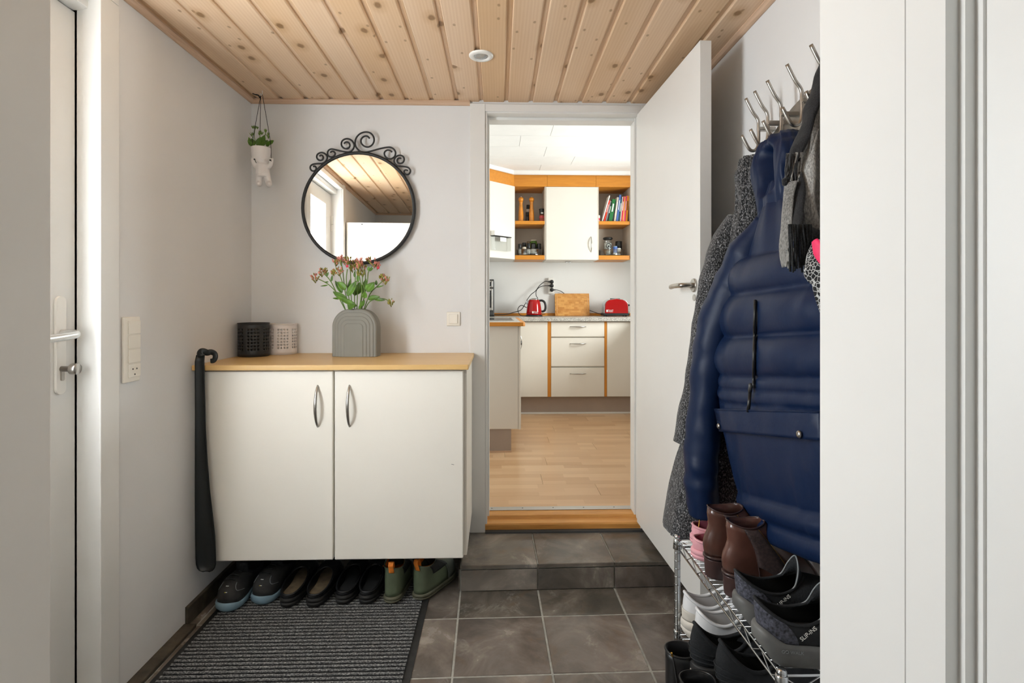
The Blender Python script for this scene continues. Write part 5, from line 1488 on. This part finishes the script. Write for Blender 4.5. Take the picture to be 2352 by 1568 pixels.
d = front(u3, 'door', x_e, 1.358, zb_, zt_)
struct(MB().box(x_a, 1.36, KF + .048, KF + .060, ZK, ZK + .016).build('baseboard_kitchen', 'white_d', bevel=.002), 'white strip at the foot of the kitchen plinth')
# right-hand run of the U, hidden behind the open door
u4 = thing('corner_cabinet', 'white kitchen cabinet run under the kitchen window', 'cabinet', (1.66, 4.4, ZK))
MB().box(1.382, KXR - .001, 3.3, KY1 - .001, zb_, ZW - .039).box(1.44, KXR - .001, 3.33, KY1 - .03, ZK, zb_).build('carcass', 'cream_k', u4)
for y in (3.3, 3.91, 4.52): 
    d = MB().box(1.362, 1.381, y + .002, y + .606, zb_, zt_).build('door', 'cream_k', u4, bevel=.003)
    bow((1.364, y + .08, .98), (1.364, y + .08, .82), (-.03, 0, 0), .006, 8).build('handle', 'steel', d, smooth=True)
# worktop
wt = thing('kitchen_worktop', 'grey speckled kitchen worktop carrying kettle and toaster', 'worktop', (.7, 5.5, ZW - .04))
MB().prism([(KXL, 5.17), (kx(1190), 5.17), (kx(1200), KF - .03), (1.345, KF - .03), (1.345, 3.29), (KXR - .001, 3.29), (KXR - .001, KY1 - .001), (KXL, KY1 - .001)], ZW - .038, ZW).build('slab', 'granite', wt, bevel=.003)
MB().box(KXL, KXR - .002, KY1 - .018, KY1 - .001, ZW, ZW + .03).build('wooden_upstand', 'orange', wt, bevel=.002)
# left run of the U, end panel towards the doorway
YP = 3.90
lu = thing('peninsula_cabinet', 'white kitchen cabinet end panel beside the doorway', 'cabinet', (-.12, 4.5, ZK))
zlb, zlt = at_y(1160, 985, YP).z, at_y(1160, 748, YP).z
xr_ = at_y(1190, 850, YP).x
MB().box(KXL + .004, xr_, YP, 5.165, zlb, zlt).build('carcass', 'cream_k', lu, bevel=.0015)
MB().box(KXL + .004, xr_ - .05, YP + .01, 5.16, ZK, zlb).build('plinth', 'kick', lu)
MB().box(KXL + .004, xr_ - .048, YP + .004, YP + .012, ZK, ZK + .012).build('plinth_strip', 'trim_wood', lu)
for y0_, y1_ in ((YP + .002, YP + .62), (YP + .625, YP + 1.24)):
    d = MB().box(xr_ + .001, xr_ + .02, y0_, y1_, zlb - .004, zlt - .004).build('door', 'cream_k', lu, bevel=.003)
    bow((xr_ + .018, y1_ - .08, zlt - .07), (xr_ + .018, y1_ - .08, zlt - .25), (.032, 0, 0), .006, 8).build('handle', 'steel', d, smooth=True)
MB().lathe([(.012, 0), (.012, .012), (.017, .014), (.017, .028)], (xr_ + .02, YP + .5, zlt - .16), 16, 'x').build('knob', 'black', lu, smooth=True)
hw = thing('hob_worktop', 'worktop end with oiled beech edge above the end panel', 'worktop', (-.12, 4.5, zlt))
MB().box(KXL, at_y(1196, 740, YP).x, YP - .01, 5.168, zlt, ZW).build('slab', 'granite', hw)
MB().prism([(KXL, YP - .035), (at_y(1206, 740, YP).x - .015, YP - .035), (at_y(1206, 740, YP).x, YP - .02), (at_y(1206, 740, YP).x, 5.168), (at_y(1196, 740, YP).x, 5.168), (at_y(1196, 740, YP).x, YP - .01), (KXL, YP - .01)], zlt - .002, ZW).build('beech_edge', 'orange', hw, bevel=.003)
hb = thing('hob', 'black glass hob set in the worktop end', 'hob', (-.15, 4.6, ZW))
MB().box(-.40, .12, 4.25, 4.85, ZW, ZW + .006).build('glass_plate', 'glass_k', hb, bevel=.002)
MB().box(-.41, .13, 4.24, 4.86, ZW, ZW + .004).build('steel_frame', 'steel', hb, bevel=.001)

# ------------------------------------------------------------------ kitchen wall units
UF = 5.48
def ux(u, y=UF): return at_y(u, 500, y).x
def uz(v, y=UF): return at_y(1300, v, y).z
zub, zut = uz(596), uz(429)
zvt = uz(402)
xs = [ux(1180), ux(1254), ux(1372.5), ux(1450)]
def open_unit(x0, x1, label):
    t = thing('open_shelf_unit', label, 'shelf', ((x0 + x1) / 2, UF + .17, zub))
    zs1 = uz(507)
    MB().box(x0, x0 + .012, UF + .004, KY1 - .001, zub, zut + .06).box(x1 - .012, x1, UF + .004, KY1 - .001, zub, zut + .06).box(x0 + .012, x1 - .012, KY1 - .012, KY1 - .001, zub, zut + .06).build('sides', 'inner', t)
    MB().box(x0 + .012, x1 - .012, UF + .004, KY1 - .012, zub, uz(586)).build('bottom_board', 'orange', t, bevel=.004)
    MB().box(x0 + .012, x1 - .012, UF + .004, KY1 - .012, zs1 - .036, zs1).build('shelf_board', 'orange', t, bevel=.004)
    MB().box(x0 + .012, x1 - .012, UF + .02, KY1 - .012, zut + .002, zut + .02).build('top_board', 'orange', t)
    return t, zs1, uz(586)
su1, zs1, zs0 = open_unit(xs[0], xs[1], 'open kitchen shelf unit holding the pepper mills')
su2, _, _ = open_unit(xs[2], xs[3], 'open kitchen shelf unit holding the cookbooks')
wu = thing('wall_unit', 'white kitchen wall unit with single door between the open shelves', 'cabinet', ((xs[1] + xs[2]) / 2, UF + .17, zub))
MB().box(xs[1] + .001, xs[2] - .001, UF + .022, KY1 - .001, zub - .004, zut).build('carcass', 'cream_k', wu)
d = MB().box(xs[1] + .001, xs[2] - .001, UF - .002, UF + .020, zub - .002, zut).build('door', 'cream_k', wu, bevel=.003)
bow((ux(1357.5), UF, uz(543)), (ux(1357.5), UF, uz(579)), (0, -.03, 0), .006, 8).build('handle', 'steel', d, smooth=True)
sp_ = MB().box(ux(1303), ux(1317), UF + .16, UF + .19, zub - .016, zub - .004).build('under_light', 'alu', wu, bevel=.003)
MB().lathe([(.010, 0), (.010, -.004)], (ux(1306), UF + .175, zub - .016), 12).build('switch_button', 'chrome', sp_)
MB().lathe([(.010, 0), (.010, -.004)], (ux(1314), UF + .175, zub - .016), 12).build('switch_button', 'chrome', sp_)
# angled corner units left and right
def corner(xc, sgn, label):
    t = thing('corner_wall_unit', label, 'cabinet', (xc + sgn * .2, UF + .1, zub))
    a = Vector((xc, UF)); b = Vector((xc + sgn * .25, UF - .25))
    wall = KXL + .001 if sgn < 0 else KXR - .001
    MB().prism([(xc, UF + .012), (b.x, b.y + .012), (wall, b.y + .012), (wall, KY1 - .001), (xc, KY1 - .001)], zub + .002, zut + .06).build('carcass', 'cream_k', t)
    dr_ = (b - a).normalized(); nn = Vector((-dr_.y, dr_.x)) * (1 if sgn < 0 else -1)
    if nn.y > 0: nn = -nn
    L_ = (b - a).length; c = (a + b) / 2 + nn * .006
    d_ = MB().obox((c.x, c.y, (zub + zut) / 2), (dr_.x, dr_.y, 0), (nn.x, nn.y, 0), (0, 0, 1), L_ / 2 - .002, .010, (zut - zub) / 2).build('door', 'cream_k', t, bevel=.003)
    return t, d_, dr_, nn, a, b
cl, cld, cdr, cnn, ca, cbv = corner(xs[0], -1, 'angled white corner wall unit left of the pepper mills')
cr, crd, rdr, rnn, ra, rb = corner(xs[3], 1, 'angled white corner wall unit right of the cookbooks')
c0 = ra + rdr * .035 + rnn * .016
bow((c0.x, c0.y, uz(541)), (c0.x, c0.y, uz(575)), (rnn.x * .03, rnn.y * .03, 0), .006, 8).build('handle', 'steel', crd, smooth=True)
# valance and crown
va = thing('wooden_valance', 'orange oiled beech valance above the kitchen wall units', 'valance', (.7, UF + .1, zut))
for x0, x1 in ((xs[0], ux(1257)), (ux(1257), ux(1369)), (ux(1369), xs[3])):
    MB().box(x0 + .001, x1 - .001, UF + .0, UF + .018, zut + .002, zvt).build('panel', 'orange', va, bevel=.001)
for a, b in ((ca, cbv), (ra, rb)):
    dd = (b - a).normalized(); c = (a + b) / 2 + Vector((0, .009))
    MB().obox((c.x, c.y, (zut + zvt) / 2 + .001), (dd.x, dd.y, 0), (-dd.y, dd.x, 0), (0, 0, 1), (b - a).length / 2, .009, (zvt - zut) / 2 - .001).build('panel', 'orange', va, bevel=.001)
pth = [(cbv.x - .4, cbv.y - .02), (cbv.x, cbv.y - .02), (ca.x, ca.y - .02), (ra.x, ra.y - .02), (rb.x, rb.y - .02), (KXR, rb.y - .02)]
m = MB()
rows = [[Vector((x, y - dy, z)) for x, y in pth] for dy, z in ((0, zvt - .002), (.012, zvt + .002), (.03, KZ - .008), (.03, KZ - .0005), (0, KZ - .0005))]
m.loops(rows, False)
struct(m.build('trim_11', 'ceil_w', solid=.004), 'white cornice between valance and kitchen ceiling')
struct(MB().prism([(cbv.x - .4, cbv.y), (cbv.x, cbv.y), (ca.x, ca.y), (ra.x, ra.y), (rb.x, rb.y), (KXR, rb.y), (KXR, KY1), (KXL, KY1), (KXL, cbv.y)], zvt, KZ - .0005).build('trim_12', 'ceil_w'), 'white filler above the kitchen wall units')
# clear dispenser on the left corner unit
dp0, dp1 = ca + cdr * .105, ca + cdr * .34
dsp = thing('bag_dispenser', 'clear plastic hanging bin with black rim on the corner unit', 'bin', ((dp0.x + dp1.x) / 2 + cnn.x * .05, (dp0.y + dp1.y) / 2 + cnn.y * .05, uz(578, 5.35)))
zd0, zd1, zd2 = at_y(1140, 577, 5.35).z, at_y(1140, 546, 5.35).z, at_y(1140, 534, 5.35).z
cc = (dp0 + dp1) / 2 + cnn * .040; hl = (dp1 - dp0).length / 2
A = lambda z, hz, d_=0.0: ((cc.x, cc.y, z), (cdr.x, cdr.y, 0), (cnn.x, cnn.y, 0), (0, 0, 1))
def dbox(name, mat, z0, z1, h0, dep, off=0.0, bev=.003):
    q = cc + cnn * off
    return MB().obox((q.x, q.y, (z0 + z1) / 2), (cdr.x, cdr.y, 0), (cnn.x, cnn.y, 0), (0, 0, 1), h0, dep, (z1 - z0) / 2).build(name, mat, dsp, bevel=bev)
dbox('clear_bin', 'clear', zd0, zd1, hl * .95, .028)
dbox('lid', 'white', zd1 + .008, zd2, hl, .029)
dbox('black_rim', 'black', zd1, zd1 + .008, hl * 1.01, .030)
dbox('paper_label', 'print_w', zd1 - .045, zd1 - .006, hl * .35, .0012, .0292, 0)

# ------------------------------------------------------------------ things on the kitchen shelves
def put(u, v, z): return at_z(u, v, z)
YI = 5.59
def ix(u, y=YI): return at_y(u, 500, y).x
def mill(u, side):
    x = ix(u); t = thing('pepper_mill', 'tall orange turned wooden mill ' + side, 'pepper mill', (x, YI, zs1), 0, 'wooden mills on the shelf')
    H = (505 - 446) / FPX * YI
    k = H / .27
    MB().lathe([(.027, 0), (.0275, .004), (.026, .03), (.0262, .034), (.0265, .06), (.0245, .1), (.0195, .15), (.017, .18), (.0165, .2), (.021, .212), (.0185, .218)], (x, YI, zs1), 24).build('body', 'mill', t, smooth=True).scale = (1, 1, k)
    MB().lathe([(.014, .216 * k), (.020, .22 * k), (.0265, .232 * k), (.027, .24 * k), (.024, .252 * k), (.014, .262 * k), (.006, .264 * k)], (x, YI, zs1), 24).build('head', 'mill', t, smooth=True)
    MB().lathe([(.005, .262 * k), (.007, .266 * k), (.006, .274 * k), (.002, .276 * k)], (x, YI, zs1), 12).build('nut', 'steel', t, smooth=True)
mill(1196.5, 'next to the angled corner unit'); mill(1221, 'beside the red spice grinder')
def bottle(name, label, cat, u, z, y, r, h, caph, mats, group=None, band=None):
    x = ix(u, y); t = thing(name, label, cat, (x, y, z), 0, group)
    MB().lathe([(r * .96, 0), (r, .003), (r, (h - caph) * .93), (r * .86, h - caph)], (x, y, z), 20).build('body', mats[0], t, smooth=True)
    MB().lathe([(r * .9, h - caph), (r * .93, h - caph + .002), (r * .93, h - .003), (r * .86, h)], (x, y, z), 20).build('cap', mats[1], t, smooth=True)
    if band: MB().lathe([(r * 1.012, (h - caph) * band[0]), (r * 1.012, (h - caph) * band[1])], (x, y, z), 20, cap0=False, cap1=False).build('paper_label', band[2], t, smooth=True)
    return t
bottle('spice_grinder', 'small black-capped grinder standing behind the wooden mills', 'grinder', 1213, zs1, 5.70, .019, .20, .045, ('inner', 'black'))
bottle('spice_grinder', 'low black-capped grinder standing between the wooden mills', 'grinder', 1211, zs1, 5.65, .018, .115, .045, ('dgrey', 'black'))
t = bottle('salt_grinder', 'red spice grinder with flared black top beside the wooden mills', 'grinder', 1244.5, zs1, 5.58, .027, .075, .002, ('spice', 'spice'))
x = ix(1244.5, 5.58)
MB().lathe([(.021, .073), (.023, .085), (.024, .098), (.029, .132), (.029, .136)], (x, 5.58, zs1), 20).build('grinder_top', 'black', t, smooth=True)
MB().box(x - .012, x + .012, 5.5555, 5.558, zs1 + .084, zs1 + .098).build('paper_label', 'label', t)
MB().lathe([(.0272, .045), (.0268, .066)], (x, 5.58, zs1), 20, cap0=False, cap1=False).build('red_band', 'rose', t, smooth=True)
def tray(u0, u1, label):
    x0, x1 = ix(u0, 5.57), ix(u1, 5.57); c = ((x0 + x1) / 2, 5.62, zs0); r = (x1 - x0) / 2
    t = thing('turntable_tray', label, 'tray', c)
    MB().lathe([(r * .3, .0), (r * .3, .006), (r * .95, .007), (r * .95, .010)], c, 32).build('base', 'clear', t)
    MB().lathe([(r * .95, .008), (r, .062), (r * 1.03, .064), (r * 1.03, .066), (r * .985, .066), (r * .935, .010)], c, 40, cap0=False, cap1=False).build('rim', 'clear', t, smooth=True)
    return c, r
tray(1187, 1248.5, 'clear round turntable tray of spices under the wooden mills')
tray(1377, 1436, 'clear round turntable tray under the cookbooks')
zt2 = zs0 + .0105
for u, y, r, h, ch, mats, band, lab in [
    (1194, 5.585, .019, .115, .040, ('dgrey', 'black'), (.2, .75, 'label'), 'spice jar with tall black cap at the tray edge'),
    (1204.5, 5.57, .021, .082, .006, ('bone', 'bone'), (.25, .8, 'dgrey'), 'low spice jar with cream contents'),
    (1204, 5.63, .023, .132, .045, ('glass_k', 'black'), None, 'dark spice jar with wide black cap'),
    (1214, 5.565, .020, .118, .05, ('glass_k', 'black'), (.2, .8, 'label'), 'dark spice jar with white printed label'),
    (1214.5, 5.67, .023, .150, .02, ('bone', 'tan'), (.55, .9, 'print_y'), 'tan spice tin with yellow band'),
    (1226, 5.66, .033, .165, .012, ('leaf', 'bone'), (.0, .55, 'dgrey'), 'pale green spice tub with cream lid'),
    (1225, 5.575, .029, .120, .004, ('glass_k', 'black'), (.12, .5, 'label'), 'wide black spice jar with green printing'),
    (1238, 5.59, .024, .118, .06, ('glass_k', 'black'), (.3, .8, 'dgrey'), 'black-capped spice jar at the right of the spice tray')]:
    bottle('spice_jar', lab, 'jar', u, zt2, y, r, h, ch, mats, 'spices in the clear tray', band)
# cookbooks
zB = zs1
books = [(1383.5, 1400.5, 449, 2.2, 'print_w', 'thin white book leaning at the row end', .12), (1388, 1400.5, 460, 3.2, ('b_red', (226, 60, 34)), 'thin bright red cookbook', .12), (1392, 1403, 461.5, 2.6, 'print_g', 'thin grey cookbook', .12),
         (1395.5, 1404.5, 465, 3.4, 'black', 'thin black cookbook with white marks', .13), (1402, 1411, 457.5, 8.2, ('b_green', (24, 112, 52)), 'thick dark green cookbook', .14), (1408, 1414, 462, 3, 'black', 'thin black cookbook next to the thick green one', .12),
         (1412, 1419.5, 453, 4.0, 'bone', 'white and brown cookbook', .14), (1417, 1425, 447.5, 4.2, ('b_blue', (70, 106, 176)), 'tall blue cookbook', .15), (1421, 1427.5, 456, 3.4, ('b_teal', (24, 70, 84)), 'dark teal cookbook', .14),
         (1425, 1430.5, 452, 2.6, 'bone', 'thin beige cookbook', .14), (1428, 1433, 451, 3.2, ('b_crim', (206, 34, 62)), 'crimson cookbook', .14), (1431.2, 1436.2, 451.5, 3.0, ('b_peach', (238, 160, 84)), 'thin peach cookbook', .14),
         (1434.2, 1438.8, 450, 3.2, ('b_pink', (228, 66, 124)), 'hot pink cookbook', .14), (1438.8, 1443, 449.5, 4.8, ('b_or', (236, 146, 18)), 'thick orange cookbook at the row end', .15), (1443.6, 1445.4, 472, 1.6, 'dgrey', 'low grey booklet beside the shelf wall', .12)]
YBK = UF + .05
for ub, ut, vt, th_, mt_, lab, dep_ in books:
    if isinstance(mt_, tuple):
        if mt_[0] not in MT: MT[mt_[0]] = M(mt_[0], mt_[1], .4, var=.05)
        mt_ = mt_[0]
    x0, x1 = ix(ub, YBK), ix(ut, YBK); zt3 = at_y(1410, vt, YBK).z
    w2 = th_ / FPX * YBK / 2
    up_ = Vector((x1 - x0, 0, zt3 - zB)); L_ = up_.length; up_.normalize(); rt = Vector((up_.z, 0, -up_.x))
    hz = L_ - w2 * abs(up_.x)
    c = Vector((x0, YBK + dep_ / 2, zB + w2 * abs(up_.x) + .0005)) + up_ * (hz / 2)
    t = thing('cookbook', lab + ' on the upper kitchen shelf', 'book', (x0, YBK + .06, zB), 0, 'cookbooks on the shelf')
    MB().obox(c + Vector((0, .002, 0)), rt, (0, 1, 0), up_, w2 * .8, dep_ / 2 - .001, hz / 2 - .003).build('pages', 'ceramic', t)
    m = MB(); 
    for s in (-1, 1): m.obox(c + rt * s * w2 * .9, rt, (0, 1, 0), up_, w2 * .1 + .0003, dep_ / 2, hz / 2)
    m.obox(c + Vector((0, -dep_ / 2, 0)), rt, (0, 1, 0), up_, w2, .0012, hz / 2)
    m.build('cover', mt_, t)
    if th_ > 3.1:
        MB().obox(c + Vector((0, -dep_ / 2 - .0014, 0)) + up_ * hz * .12, rt, (0, 1, 0), up_, w2 * .35, .0003, hz * .18).build('spine_print', 'print_w' if mt_ not in ('b_or', 'b_peach') else 'print_k', t)
t = bottle('small_bottle', 'tiny red and white bottle left of the cookbooks', 'bottle', 1374.8, zs1, 5.56, .016, .07, .016, ('ceramic', 'ceramic'), None, (.3, .75, 'rose'))
# jars under the cookbooks
xj = ix(1396, 5.60)
t = thing('storage_jar', 'glass storage jar with black lid and round printed mark', 'jar', (xj, 5.60, zt2), 0)
MB().lathe([(.040, 0), (.042, .004), (.042, .135), (.036, .15), (.036, .158)], (xj, 5.60, zt2), 28, cap1=False).build('glass', 'glass', t, smooth=True)
MB().lathe([(.037, .158), (.050, .168), (.051, .176), (.047, .182), (.044, .186)], (xj, 5.60, zt2), 28).build('lid', 'black', t, smooth=True)
MB().lathe([(.038, .003), (.038, .052)], (xj, 5.60, zt2), 24).build('contents', 'bone', t, smooth=True)
MB().lathe([(.039, .066), (.039, .125)], (xj, 5.60, zt2), 24).build('paper_band', 'label', t, smooth=True)
MB().tube([(xj + .024 * math.cos(a), 5.5555, zt2 + .094 + .024 * math.sin(a)) for a in np.linspace(0, 6.283, 33)[:-1]], .0042, 6, closed=True, updir=(0, 1, 0), flat=.3).build('printed_ring', 'print_k', t, smooth=True)
MB().ball((xj + .002, 5.556, zt2 + .089), .009, 10, 8, (1, .2, 1.3)).build('printed_mark', 'print_k', t, smooth=True)
bottle('spice_jar', 'large black spice jar right of the storage jar', 'jar', 1421, zt2, 5.64, .038, .150, .07, ('glass_k', 'black'), 'jars under the cookbooks', (.1, .6, 'dgrey'))
bottle('spice_jar', 'low blue and white spice tub beside the storage jar', 'jar', 1413, zt2, 5.56, .022, .092, .006, ('ceramic', 'bluegrey'), 'jars under the cookbooks', (.25, .98, 'b_blue'))
bottle('spice_jar', 'low white spice tub beside the blue tub', 'jar', 1421.5, zt2, 5.55, .021, .070, .005, ('label', 'ceramic'), 'jars under the cookbooks', (.1, .5, 'dgrey'))

# ------------------------------------------------------------------ worktop appliances
YK = 5.60
kxx = at_y(1226.5, 700, YK).x
kt = thing('electric_kettle', 'red electric kettle with black handle on the speckled worktop', 'kettle', (kxx, YK, ZW))
hK = (722 - 684) / FPX * YK
MB().lathe([(.088, 0), (.090, .004), (.088, .012), (.080, .016)], (kxx, YK, ZW), 32).build('base', 'black', kt, smooth=True)
MB().lathe([(.076, .016), (.080, .02), (.0785, .05), (.073, .10), (.064, .15), (.056, hK - .004), (.052, hK)], (kxx, YK, ZW), 36).build('body', 'red', kt, smooth=True)
MB().lathe([(.052, hK), (.050, hK + .005), (.040, hK + .012), (.018, hK + .018), (.006, hK + .019)], (kxx, YK, ZW), 28).build('lid', 'chrome', kt, smooth=True)
MB().tube(catmull([(kxx + .050, YK, ZW + hK - .010), (kxx + .085, YK, ZW + hK - .008), (kxx + .112, YK, ZW + hK - .030), (kxx + .120, YK, ZW + .095), (kxx + .110, YK, ZW + .060), (kxx + .082, YK, ZW + .048)], 6), [.010, .012, .013, .013, .012, .010] , 10).build('handle', 'black', kt, smooth=True) if False else \
MB().tube(catmull([(kxx + .050, YK, ZW + hK - .010), (kxx + .085, YK, ZW + hK - .008), (kxx + .112, YK, ZW + hK - .030), (kxx + .120, YK, ZW + .095), (kxx + .110, YK, ZW + .060), (kxx + .080, YK, ZW + .048)], 6), .0115, 10).build('handle', 'black', kt, smooth=True)
MB().prism([(kxx - .054, hK + ZW - .006), (kxx - .088, hK + ZW - .012), (kxx - .084, hK + ZW - .035), (kxx - .066, hK + ZW - .06)], YK - .018, YK + .018, 'y').build('spout', 'chrome', kt, bevel=.004)
MB().prism([(kxx + .085, ZW + .020), (kxx + .118, ZW + .022), (kxx + .118, ZW + .027), (kxx + .080, ZW + .028)], YK - .012, YK + .012, 'y').build('switch_tab', 'black', kt, bevel=.001)
def brand(t, x, y, z, size):
    lettering('Russell', size, 'lettering', 'print_w', t, frame((x, y, z + size * .55), (1, 0, 0), (0, 0, 1)), .0003)
    lettering('Hobbs', size, 'lettering', 'print_w', t, frame((x, y, z - size * .25), (1, 0, 0), (0, 0, 1)), .0003)
    MB().box(x - size * 1.1, x - size * .3, y - .0004, y + .0004, z - size * .2, z + size * 1.1).build('emblem', 'print_w', t)
brand(kt, kxx - .006, YK - .0815, ZW + .036, .016)
# toaster
tx0, tx1 = at_y(1383, 700, YK).x, at_y(1442, 700, YK).x; txc = (tx0 + tx1) / 2
to = thing('toaster', 'red long-slot toaster with black base on the speckled worktop', 'toaster', (txc, YK, ZW))
hT = (721 - 679) / FPX * (YK - .07); hw_ = (tx1 - tx0) / 2
def tsec(w_, h_, r=.07, n=8):
    q = [(txc + w_, ZW + .033), (txc + w_ * .97, ZW + h_ - r)]
    q += [(txc + w_ * .97 - r + r * math.cos(math.radians(a)), ZW + h_ - r + r * .86 * math.sin(math.radians(a))) for a in np.linspace(0, 90, n)[1:]]
    q += [(txc, ZW + h_ - .002)]
    q += [(2 * txc - x, z) for x, z in q[:-1]][::-1]
    return q
rows = [[Vector((x, y, z)) for x, z in tsec(w_, h_)] for w_, h_, y in ((hw_ * .86, hT * .965, YK - .082), (hw_ * .90, hT * .985, YK - .076), (hw_ * .90, hT * .985, YK + .076), (hw_ * .86, hT * .965, YK + .082))]
MB().loops(rows, True, True, True).build('red_shell', 'red', to, smooth=False, bevel=.003)
rows = [[Vector((x, y, z)) for x, z in tsec(w_, h_)] for w_, h_, y in ((hw_ * .95, hT, YK - .066), (hw_ * .95, hT, YK + .066))]
MB().loops(rows, True, True, True).build('steel_ends', 'chrome', to, bevel=.004)
MB().box(txc - hw_ * 1.0, txc + hw_ * 1.0, YK - .085, YK + .085, ZW + .008, ZW + .034).build('base', 'black', to, bevel=.008, bseg=3)
for sx in (-1, 1):
    for sy in (-1, 1): MB().lathe([(.008, 0), (.009, .010)], (txc + sx * hw_ * .75, YK + sy * .06, ZW), 12).build('foot', 'black', to)
MB().box(txc - hw_ * .36, txc + hw_ * .36, YK - .016, YK + .016, ZW + hT - .008, ZW + hT - .001).build('bread_slot', 'insole', to)
MB().lathe([(.006, 0), (.010, .006), (.010, .016), (.007, .02)], (txc + hw_ * .955, YK - .02, ZW + hT * .62), 14, 'x').build('lever_knob', 'black', to, smooth=True)
MB().lathe([(.009, 0), (.011, .004), (.011, .014), (.008, .018)], (txc + hw_ * .955, YK - .03, ZW + hT * .28), 14, 'x').build('browning_dial', 'steel', to, smooth=True)
brand(to, tx0 + .048, YK - .0826, ZW + .05, .018)
# chopping board leaning on the wall
bx0, bx1 = at_y(1275, 700, 5.74).x, at_y(1354.5, 700, 5.74).x
bt = thing('chopping_board', 'butcher block chopping board leaning against the kitchen wall', 'chopping board', ((bx0 + bx1) / 2, 5.74, ZW))
bh = (724 - 671.5) / FPX * 5.74
m = MB().box(bx0, bx1, 5.735, 5.762, ZW, ZW + bh); lean = Matrix.Translation((0, 5.735, ZW + .0015)) @ Matrix.Rotation(-.16, 4, 'X') @ Matrix.Translation((0, -5.735, -ZW))
m.xf(lean).build('board', 'butcher', bt, bevel=.004)
gr = rrect((bx0 + bx1) / 2, ZW + bh / 2, (bx1 - bx0) / 2 - .022, bh / 2 - .022, .018)
MB().tube([(x, 5.7352, z) for x, z in gr], .0042, 8, closed=True, updir=(0, 1, 0), flat=.35).xf(lean).build('juice_groove', 'sill', bt, smooth=True)
MB().lathe([(.018, 0), (.018, -.0015)], (bx1 - .043, 5.7352, ZW + bh - .043), 20, 'y').xf(lean).build('groove_pocket', 'sill', bt)
# socket strip with plugs and cords
oa, ob = at_y(1258.5, 638, KY1), at_y(1271.5, 674, KY1)
so = thing('wall_socket', 'white vertical triple wall socket above the kettle', 'socket', ((oa.x + ob.x) / 2, KY1, ob.z))
MB().box(oa.x, ob.x, KY1 - .04, KY1 - .0005, ob.z, oa.z).build('housing', 'white', so, bevel=.004)
xm = (oa.x + ob.x) / 2 + .006
pz = [at_y(1265, v, KY1 - .05).z for v in (647, 656, 665.5)]
for z in pz: MB().lathe([(.022, 0), (.022, -.003)], (xm, KY1 - .04, z), 20, 'y').build('outlet', 'white', so)
ends = [[(1252, 646, 5.77), (1240, 655, 5.76), (1230, 668, 5.75), (1220, 676, 5.74), (1211, 688, 5.74), (1205, 700, 5.72), (1196, 712, 5.70), (1180, 717, 5.68), (1160, 722, 5.66), (1132, 722.5, 5.64)],
        [(1252, 656, 5.77), (1242, 658, 5.76), (1234, 664, 5.75), (1231, 672, 5.74), (1232, 680, 5.74), (1235, 686, 5.72), (1228, 696, 5.71), (1212, 706, 5.71), (1198, 701, 5.70), (1190, 708, 5.69), (1191, 718, 5.68), (1197, 724.3, 5.66), (1212, 725.2, 5.62)],
        [(1276, 665, 5.77), (1284, 667, 5.785), (1292, 671, 5.80), (1310, 685, 5.81), (1335, 705, 5.80), (1358, 714, 5.76), (1372, 719, 5.72), (1384, 722, 5.66)]]
labs = ['black plug and cord trailing left along the worktop', 'black plug and looped cord of the red kettle', 'black plug and cord running behind the chopping board to the toaster']
for z, P, lab, sg in zip(pz, ends, labs, (-1, -1, 1)):
    t = thing('power_cord', lab, 'cord', (xm, KY1 - .06, z))
    MB().lathe([(.020, -.0005), (.021, -.012), (.019, -.026), (.012, -.030)], (xm, KY1 - .043, z), 20, 'y').build('plug', 'black', t, smooth=True)
    MB().tube([(xm, KY1 - .058, z), (xm + sg * .022, KY1 - .058, z), (xm + sg * .042, KY1 - .058, z)], [.011, .008, .0045], 8).build('plug_neck', 'black', t, smooth=True)
    pts = [Vector((xm + sg * .040, KY1 - .058, z))] + [at_y(*p) for p in P]
    for p in pts: p.z = max(p.z, ZW + .0045)
    MB().tube(catmull(pts, 5), .0038, 6).build('cable', 'black', t, smooth=True)
# coffee machine at the left
cx1 = at_y(1135, 700, 5.52).x
cm = thing('coffee_machine', 'black and silver coffee machine at the left end of the worktop', 'coffee machine', (cx1 - .13, 5.62, ZW))
zc = at_y(1130, 641, 5.52).z
MB().box(cx1 - .26, cx1, 5.54, 5.79, ZW + .012, zc).build('body', 'dgrey', cm, bevel=.008, bseg=3)
MB().box(cx1 - .25, cx1 - .012, 5.525, 5.54, zc - .085, zc - .015).build('upper_panel', 'steel', cm, bevel=.006)
MB().box(cx1 - .235, cx1 - .028, 5.52, 5.526, zc - .072, zc - .028).build('display', 'glass_k', cm, bevel=.003)
MB().box(cx1 - .25, cx1 - .012, 5.525, 5.54, ZW + .06, zc - .095).build('lower_panel', 'steel', cm, bevel=.006)
MB().box(cx1 - .235, cx1 - .028, 5.52, 5.526, ZW + .09, zc - .115).build('window', 'glass_k', cm, bevel=.003)
MB().box(cx1 - .265, cx1 + .003, 5.51, 5.80, ZW, ZW + .012).build('base', 'black', cm, bevel=.003)
